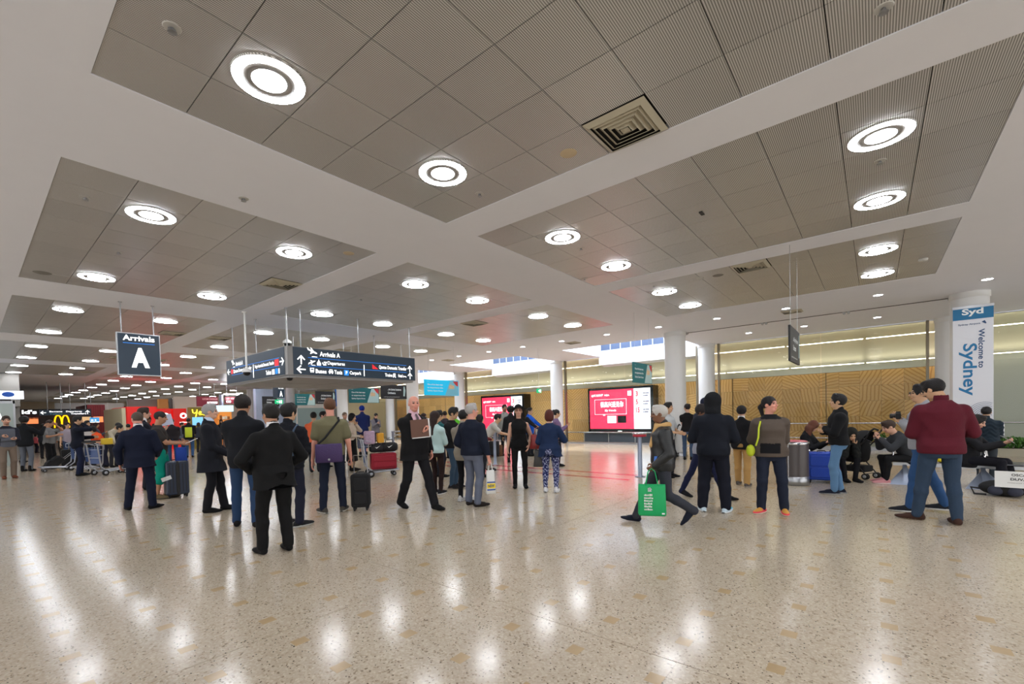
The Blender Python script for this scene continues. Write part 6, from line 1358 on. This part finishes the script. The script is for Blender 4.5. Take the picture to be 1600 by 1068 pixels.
# white plastic shopping bag
i = p_old; hl = toworld(i, i['hands'][1])
r = bag_soft('carrier_bag', 'white plastic carrier bag with yellow and blue print', 'bag', (hl[0], hl[1], hl[2]-.12), facing(i, 10), .17, .40, .09, mat('white_plastic', (214, 214, 210), .4), strap=.13, flare=.8)
flat(Matrix.Translation((0, -.050, 0)), r, 'yellow_print', mat('print_yellow', (236, 206, 30), .5), [(-.07, -.30, .07, -.22)]); flat(Matrix.Translation((0, -.050, 0)), r, 'blue_print', mat('print_blue2', (20, 70, 150), .5), [(-.07, -.21, .07, -.19), (-.07, -.335, .07, -.315)])
text('NSW', (-.055, -.285, .055, -.235), DB, r, bold=.03, M=Matrix.Translation((0, -.054, 0)))
# brown folder of the bald man
i = p_bald; hl = toworld(i, i['hands'][1])
r = carry('folder', 'brown leather folder with white papers held by the bald man', 'folder', (hl[0]+.0, hl[1], hl[2]), facing(i, 6))
Mf = Matrix.Translation((-.10, -.0, .0)) @ rotM(y=-.06); b = MB(); b.box(-.17, -.012, -.14, .12, .012, .15, Mf); b.build('cover', mat('brown_leather', (92, 56, 38), .45), r)
b = MB(); b.box(.10, -.009, -.15, .145, .009, .155, Mf); b.box(-.16, -.009, -.155, .14, .009, -.139, Mf); b.build('papers', WHITE, r)
r.location = tuple(Vector(r.location)+Vector((0, 0, .02)))
# purple shoulder bag with strap of the olive man
i = p_olive; R_ = i['root']
r = bag_soft('shoulder_bag', 'purple messenger bag on the hip of the olive tee man', 'bag', tuple(toworld(i, i['TP'](-.02, -.21, .14))), facing(i, 0), .42, .30, .10, mat('purple_canvas', (66, 46, 92), .7, bump=.3), flare=.97)
b = MB(); pts = [(-.19, .02, -.03), (-.05, .03, .10), (.08, .065, .26), (.17, .09, .37), (.165, .16, .42)]
b.tube(pts, .018, 6); b.build('shoulder_strap', BLKF, r)
b = MB(); b.lathe([(.001, 0), (.018, 0)], 12, M=Matrix.Translation((.0, -.054, -.25)) @ rotM(x=PI/2)); b.build('round_badge', STEEL, r)
# papers of the teal shorts man, blue jacket
i = p_teal; hl = toworld(i, i['hands'][1])
b = MB(); b.box(-.02, -.06, -.002, .22, .06, .004, rotM(y=-.45)); o = b.build('paper_slip', WHITE, loc=tuple(hl), rot=(0, 0, facing(i))); tag(o, 'white slip of paper held by the man in teal shorts', 'paper')
r = bag_soft('folded_jacket', 'royal blue jacket hanging over the large navy suitcase', 'jacket', tuple(toworld(i, (.0, .36, 1.04))), facing(i), .22, .34, .1, mat('royal_fabric', (20, 60, 150), .8, bump=.4), flare=.9)
i = p_dark2; hl = toworld(i, i['hands'][1]); b = MB(); b.box(-.12, -.004, -.06, .12, .004, .20, rotM(y=-.2)); o = b.build('paper_sheet', mat('paper_blueish', (196, 200, 222), .6), loc=tuple(hl+Vector((.06, 0, .15))), rot=(0, 0, facing(i))); tag(o, 'pale sheet of paper held up behind the navy suit', 'paper')
# red handbag, grey bag
i = p_hat; r = bag_soft('handbag', 'red leather handbag hanging beside the woman in the hat', 'bag', tuple(toworld(i, i['TP'](-.40, .02, .20))), facing(i), .36, .30, .16, mat('red_leather', (140, 40, 40), .4, noise=.1), strap=.16, flare=.8)
i = p_legg; r = bag_soft('handbag', 'dark grey bag at the left hip of the auburn haired woman', 'bag', tuple(toworld(i, i['TP'](-.27, .05, -.02))), facing(i), .20, .34, .12, mat('dark_grey_leather', (60, 58, 56), .5), strap=.1, flare=.8)
# lime bag of the brown fleece woman
i = p_brown; b = MB(); LIME = mat('lime_fabric', (190, 204, 40), .7)
pt = [i['TP'](.14, .10, .46), i['TP'](.17, .165, .36), i['TP'](.18, .185, .22), i['TP'](.21, .16, .1)]; b.tube([toworld(i, p) for p in pt], .012, 6)
pb = toworld(i, i['TP'](.27, .06, .02)); b.ell(tuple(pb), (.06, .06, .09)); o = b.build('sling_bag', LIME); tag(o, 'lime green sling bag on the shoulder of the brown fleece woman', 'bag')
# backpack with yellow green panel
i = p_yel; pb = toworld(i, i['TP'](.02, -.26, .42)); r = bag_soft('backpack', 'yellow green backpack worn before the phone shop', 'bag', tuple(pb), facing(i), .26, .44, .14, LIME)
i = p_pack; b = MB()
for sx in (-1,):
    pts = [i['TP'](.12, .10, .47), i['TP'](.14, -.02, .535), i['TP'](.15, -.14, .46), i['TP'](.13, -.19, .25), i['TP'](.14, -.16, .05), i['TP'](.14, -.17, -.1)]
    b.tube([toworld(i, p) for p in pts], .013, 6)
o = b.build('backpack_strap', mat('steel_blue_web', (54, 74, 96), .8)); tag(o, 'steel blue backpack strap over the black puffer jacket', 'strap')
b = MB(); b.rbox(-.14, -.08, 0, .14, .08, .24, .05, 3); o = b.build('bag', mat('vest_yellow', (226, 206, 20), .6), loc=(7.42, -5.38, .457), rot=(0, 0, .3)); tag(o, 'bright yellow bag on the bench behind the burgundy man', 'bag')
# cameras, phones, tablet, glasses
i = p_gh; h0 = toworld(i, (np.array(i['hands'][0])+np.array(i['hands'][1]))/2)
r = carry('camera', 'black camera held by the man in the grey hoodie', 'camera', tuple(h0+Vector((0, 0, .03))), i['yaw']); b = MB(); b.rbox(-.07, -.03, -.045, .07, .03, .045, .015, 3, ax=1); b.box(-.03, -.03, .04, .03, .02, .065); b.build('camera_body', BLACK, r); b = MB(); b.lathe([(.034, 0), (.036, .05), (.03, .055), (.001, .05)], 16, M=Matrix.Translation((0, .03, 0)) @ rotM(x=-PI/2)); b.build('lens', BLACK, r)
for i, l in ((p_sit1, 'dark phone held by the seated man in the sweater'), (p_slim, 'phone held by the young man in black tee'), (p_tel, 'phone at the ear of the man in navy jacket')):
    h0 = toworld(i, i['hands'][1]); b = MB(); b.rbox(-.035, -.006, -.07, .035, .006, .07, .01, 3, ax=1); o = b.build('phone', BLACK, loc=tuple(h0+Vector((0, 0, .03))), rot=(.6 if i is not p_tel else 0, 0, i['yaw'])); tag(o, l, 'phone')
i = p_bur; h0 = toworld(i, i['hands'][0]); b = MB(); b.box(-.10, -.07, 0, .10, .07, .004); o = b.build('paper_slip', WHITE, loc=tuple(h0+Vector((0, 0, .04))), rot=(.3, 0, i['yaw'])); tag(o, 'small white paper read by the man in burgundy', 'paper')
i = p_sit4; h0 = toworld(i, (np.array(i['hands'][0])+np.array(i['hands'][1]))/2); b = MB(); b.rbox(-.13, -.005, -.09, .13, .005, .09, .01, 3, ax=1); o = b.build('tablet', mat('tablet_grey', (150, 146, 144), .3), loc=tuple(h0+Vector((0, 0, .05))), rot=(.9, 0, i['yaw']+.3)); tag(o, 'pale tablet held by the reclining seated person', 'tablet')
for i in (p_gh, p_bur, p_hat):
    b = MB()
    for sx in (-1, 1):
        pts = [i['hc']+i['HR']@(np.array([sx*.032+.024*math.cos(t), .108, .004+.019*math.sin(t)])*i['s']) for t in [2*PI*k/10 for k in range(10)]]; b.tube(pts, .0028, 5, closed=True)
        b.tube([i['hc']+i['HR']@(np.array(p)*i['s']) for p in ((sx*.056, .104, .008), (sx*.078, .01, .008))], .0025, 5)
    b.tube([i['hc']+i['HR']@(np.array(p)*i['s']) for p in ((-.01, .112, .006), (.01, .112, .006))], .0025, 5)
    b.build('glasses', mat('glasses_red', (130, 40, 40), .4) if i is p_hat else BLACK, i['root'])
i = p_yel
# bin
P = G(1242, 757); root = empty('litter_bin', P+np.array([.12, .03, 0]), 0, label='round charcoal litter bin with steel base and pink top', cat='bin')
b = MB(); b.lathe([(.255, .17), (.255, .80)], 40, caps=False); b.build('drum', mat('charcoal_laminate', (74, 66, 64), .35, spec=.6), root)
b = MB(); b.lathe([(.25, 0), (.26, .005), (.26, .17), (.25, .172)], 40); b.build('steel_base', STEEL, root)
b = MB(); b.lathe([(.262, .80), (.268, .82), (.262, .85), (.19, .86), (.15, .855)], 40, caps=False); b.build('rim', CHROME, root)
b = MB(); b.lathe([(.24, .861), (.20, .875), (.13, .875), (.12, .84)], 40, caps=False); b.build('lid_ring', mat('pink_lid', (214, 110, 120), .4), root)
b = MB(); b.lathe([(.001, .79), (.13, .80)], 24); b.build('opening', BLACK, root)
a = yaw_away(P); b = MB(); vx, vy = .256*math.cos(a-PI/2-.35), .256*math.sin(a-PI/2-.35); b.box(-.008, -.004, .17, .008, .004, .80, Matrix.Translation((vx, vy, 0)) @ rotM(a-.35)); b.build('seam_strip', CHROME, root)
# bench beam seating
SEAT = mat('perforated_steel', (86, 88, 94), .35, .7); PALEB = mat('pale_blue_steel', (150, 160, 178), .35, .5)
def bench(BL, BH, label, legs_):
    root = empty('bench', (7.55, -4.6, 0), 0, label=label, cat='bench')
    b = MB(); b.box(-.04, BL, .34, .04, BH, .40); b.build('crossbar', STEEL, root)
    y = BL; n = round((BH-BL)/.61)
    for k in range(n+1):
        if k < n: b = MB(); b.rbox(-.24, y+.02, .43, .24, y+.58, .455, .05, 4); b.build('seat', SEAT, root)
        b = MB(); b.tube([(.20, y, .45), (.22, y, .62), (.10, y, .665), (-.16, y, .66), (-.24, y, .60), (-.20, y, .46), (-.02, y, .41)], .014, 8); b.build('armrest', CHROME, root); y += .61
    for y in legs_:
        b = MB(); b.poly([(-.34, y-.05, 0), (-.30, y-.03, .04), (-.06, y-.02, .36), (.06, y-.02, .36), (.30, y-.03, .04), (.34, y-.05, 0)], .06, (0, 1, 0)); b.poly([(-.34, y-.26, .0), (-.34, y+.26, .0), (-.05, y+.03, .30), (-.05, y-.03, .30)], .02, (1, 0, .3)); b.build('leg', PALEB, root)
bench(-1.95, -.12, 'long steel bench with loop armrests behind the burgundy man', (-1.35, -.3))
bench(.62, 1.84, 'short steel bench under the people behind the litter bin', (1.2,))
# backpack with name sign
P = G(1572, 776); root = empty('backpack', P+np.array([.1, 0, 0]), yaw_away(P), label='black backpack lying on the floor under the name sign', cat='bag')
b = MB(); b.ell((0, 0, .13), (.30, .17, .135), 20, 10); b.build('body', BLKF, root)
b = MB(); b.ell((-.10, -.14, .10), (.09, .05, .08)); b.ell((.11, -.14, .10), (.09, .05, .08)); b.build('pocket', mat('slate_pocket', (44, 48, 66), .7), root)
b = MB(); b.tube([(-.28, 0, .1), (-.38, -.08, .12), (-.34, -.1, .02), (-.2, -.1, .02)], .016, 6); b.build('strap', BLACK, root)
root = empty('name_sign', P+np.array([-.12, -.10, .17]), yaw_away(P, 3), label='white paper sign with a handwritten style name resting on the backpack', cat='sign')
b = MB(); b.box(-.24, 0, 0, .26, .004, .26, rotM(x=-.15)); b.build('paper', WHITE, root)
Ms = rotM(x=-.15) @ Matrix.Translation((0, -.003, 0)); INK = mat('ink', (30, 30, 34), .6)
text('OSCAR', (-.06, .185, .14, .225), INK, root, bold=.02, M=Ms); text('DUVAR', (-.07, .115, .15, .155), INK, root, bold=.02, M=Ms); text('PASSENGER TRANSFER', (-.10, .07, .2, .085), GREYR, root, M=Ms)
# strollers
def stroller(P, rz, label, s=1.0):
    root = empty('stroller', P, rz, label=label, cat='stroller')                 # handle at -Y side, front +Y
    T_ = lambda *p: tuple(np.array(p)*s)
    b = MB()
    for sx in (-.20, .20):
        b.tube([T_(sx, -.38, 1.0), T_(sx, -.28, .80), T_(sx, .10, .35), T_(sx, .34, .10)], .013*s, 7); b.tube([T_(sx, .05, .62), T_(sx, -.12, .32), T_(sx, -.30, .10)], .013*s, 7)
    b.tube([T_(-.20, -.10, .34), T_(.20, -.10, .34)], .01*s, 6); b.tube([T_(-.20, -.30, .12), T_(.20, -.30, .12)], .01*s, 6); b.tube([T_(-.2, .12, .34), T_(.2, .12, .34)], .01*s, 6); b.build('frame', BLACK, root)
    b = MB()
    for sx in (-.20, .20): b.tube([T_(sx, -.38, 1.0), T_(sx, -.46, 1.06), T_(sx, -.53, 1.03)], .02*s, 8)
    b.build('grip', RUBBER, root)
    f = Field(np.array([-.26, -.40, .25])*s, np.array([.26, .36, 1.08])*s, .014*s)
    f.cap(np.array([-.10, -.12, .42])*s, np.array([-.10, .22, .42])*s, .09*s, .08*s, .03); f.cap(np.array([.10, -.12, .42])*s, np.array([.10, .22, .42])*s, .09*s, .08*s, .03); f.ell(np.array([0, -.18, .60])*s, np.array([.19, .07, .24])*s, .04)
    V, F = f.mesh(); nmesh('seat', V, F, CLOTH, root, np.tile(C3((18, 18, 20)), (len(V), 1)))
    b = MB(); n = 10; vs = []
    for a_ in range(7):
        t = math.radians(-10+a_*21)
        for j in range(n+1):
            ph = PI*j/n; vs.append(T_(-.22*math.cos(ph), -.16+.02+(.30*math.cos(t))*math.sin(ph)*(1) -.06, .74+.26*math.sin(t)*math.sin(ph)+.02))
    fs = [(a_*(n+1)+j, a_*(n+1)+j+1, (a_+1)*(n+1)+j+1, (a_+1)*(n+1)+j) for a_ in range(6) for j in range(n)]; b.add(vs, fs, True); b.build('canopy', BLKF, root)
    b = MB(); b.tube([vs[j+(n+1)*2] for j in range(n+1)], .008*s, 5); b.build('canopy_trim', mat('grey_trim', (150, 150, 156), .6), root)
    b = MB(); b.rbox(*T_(-.17, -.26, .14), *T_(.17, .12, .27), .03, 3); b.build('basket', BLKF, root)
    for sx in (-.20, .20):
        for y in (-.30, .34):
            for o_ in (-.028, .028):
                b = MB(); b.lathe([(.04*s, -.012), (.062*s, -.011), (.062*s, .011), (.04*s, .012)], 16, M=Matrix.Translation((sx*s+o_, y*s, .062*s)) @ rotM(y=PI/2)); w_ = b.build('wheel', RUBBER, root)
                b = MB(); b.lathe([(.001, -.013), (.035*s, -.013), (.035*s, .013), (.001, .013)], 12, M=Matrix.Translation((sx*s+o_, y*s, .062*s)) @ rotM(y=PI/2)); b.build('hub', STEEL, w_)
    return root
P = G(1336, 745); stroller(P, yaw_away(P, 62), 'black stroller with canopy behind the hoodie man', 1.0)
P = G(1058, 716)+np.array([.35, .45, 0]); stroller(P, yaw_away(P, 150), 'black stroller with lime lining beyond the elderly man', 1.0)
# queue barriers
def barrier(pts, label, z=.98, ps=None, m=None):
    root = empty('barrier', pts[0], 0, label=label, cat='barrier'); o = Vector(pts[0]); L_ = [Vector(p)-o for p in pts]
    b = MB(); b.tube([tuple(p+Vector((0, 0, z))) for p in L_], .03, 10); b.tube([tuple(p+Vector((0, 0, z-.13))) for p in L_], .02, 8); b.build('rail', CHROME, root)
    for p in L_:
        b = MB(); b.lathe([(.075, 0), (.075, .012), (.045, .02), (.045, z-.02), (.06, z), (.06, z+.02)], 20, c=tuple(p)); b.build('post', m or PALEB, root)
barrier([(6.25, 4.6, 0), (7.6, 6.3, 0)], 'steel barrier rail the pale shirted man leans on')
barrier([(6.0, 9.4, 0), (8.4, 9.4, 0)], 'chrome barrier rails behind the loaded trolley', z=1.0)
root = empty('tape_post', (5.85, -.22, 0), 0, label='pale post with red tape reel before the red screen', cat='post')
b = MB(); b.lathe([(.12, 0), (.12, .01), (.05, .02), (.05, .94)], 24); b.build('pole', PALEB, root); b = MB(); b.lathe([(.15, 1.0), (.165, 1.01), (.165, 1.03), (.15, 1.04)], 28); b.build('reel_top', CHROME, root); b = MB(); b.lathe([(.10, .94), (.155, .95), (.155, 1.0), (.1, 1.0)], 28); b.build('tape_reel', mat('reel_red', (190, 40, 60), .4), root)
# planters with leaves behind the chrome rail
LEAF = mat('leaf_green', (70, 120, 44), .5, noise=.3, nscale=8)
def planter(x, y0, y1, label, n=26, seed=0):
    root = empty('planter', (x, (y0+y1)/2, 0), 0, label=label, cat='planter'); h = (y1-y0)/2
    b = MB(); b.box(-.2, -h, 0, .2, h, .22); b.build('trough', mat('trough_stone', (176, 170, 150), .7), root)
    b = MB(); b.box(-.18, -h+.02, .2, .18, h-.02, .225); b.build('soil', mat('soil', (50, 40, 30), .95), root)
    rg = random.Random(seed); g_ = MB()
    for k in range(n):
        bx, by = rg.uniform(-.15, .15), rg.uniform(-h+.08, h-.08)
        for q in range(9):
            a_ = rg.uniform(0, 2*PI); L_ = rg.uniform(.18, .38); up = rg.uniform(.12, .34); wd = .018
            d_ = Vector((math.cos(a_), math.sin(a_), 0)); sd = Vector((-math.sin(a_), math.cos(a_), 0))*wd; p0 = Vector((bx, by, .22)); p1 = p0+d_*L_*.5+Vector((0, 0, up)); p2 = p0+d_*L_+Vector((0, 0, up*.6))
            g_.add([p0-sd*.4, p0+sd*.4, p1+sd, p2, p1-sd], [(0, 1, 2, 4), (4, 2, 3)])
    tag(g_.build('foliage', LEAF, root), kind='stuff')
planter(16.1, -4.9, -3.4, 'long planter of green fronds behind the stroller', seed=1)
planter(14.6, -7.9, -6.75, 'planter of green fronds at the right edge', seed=2)
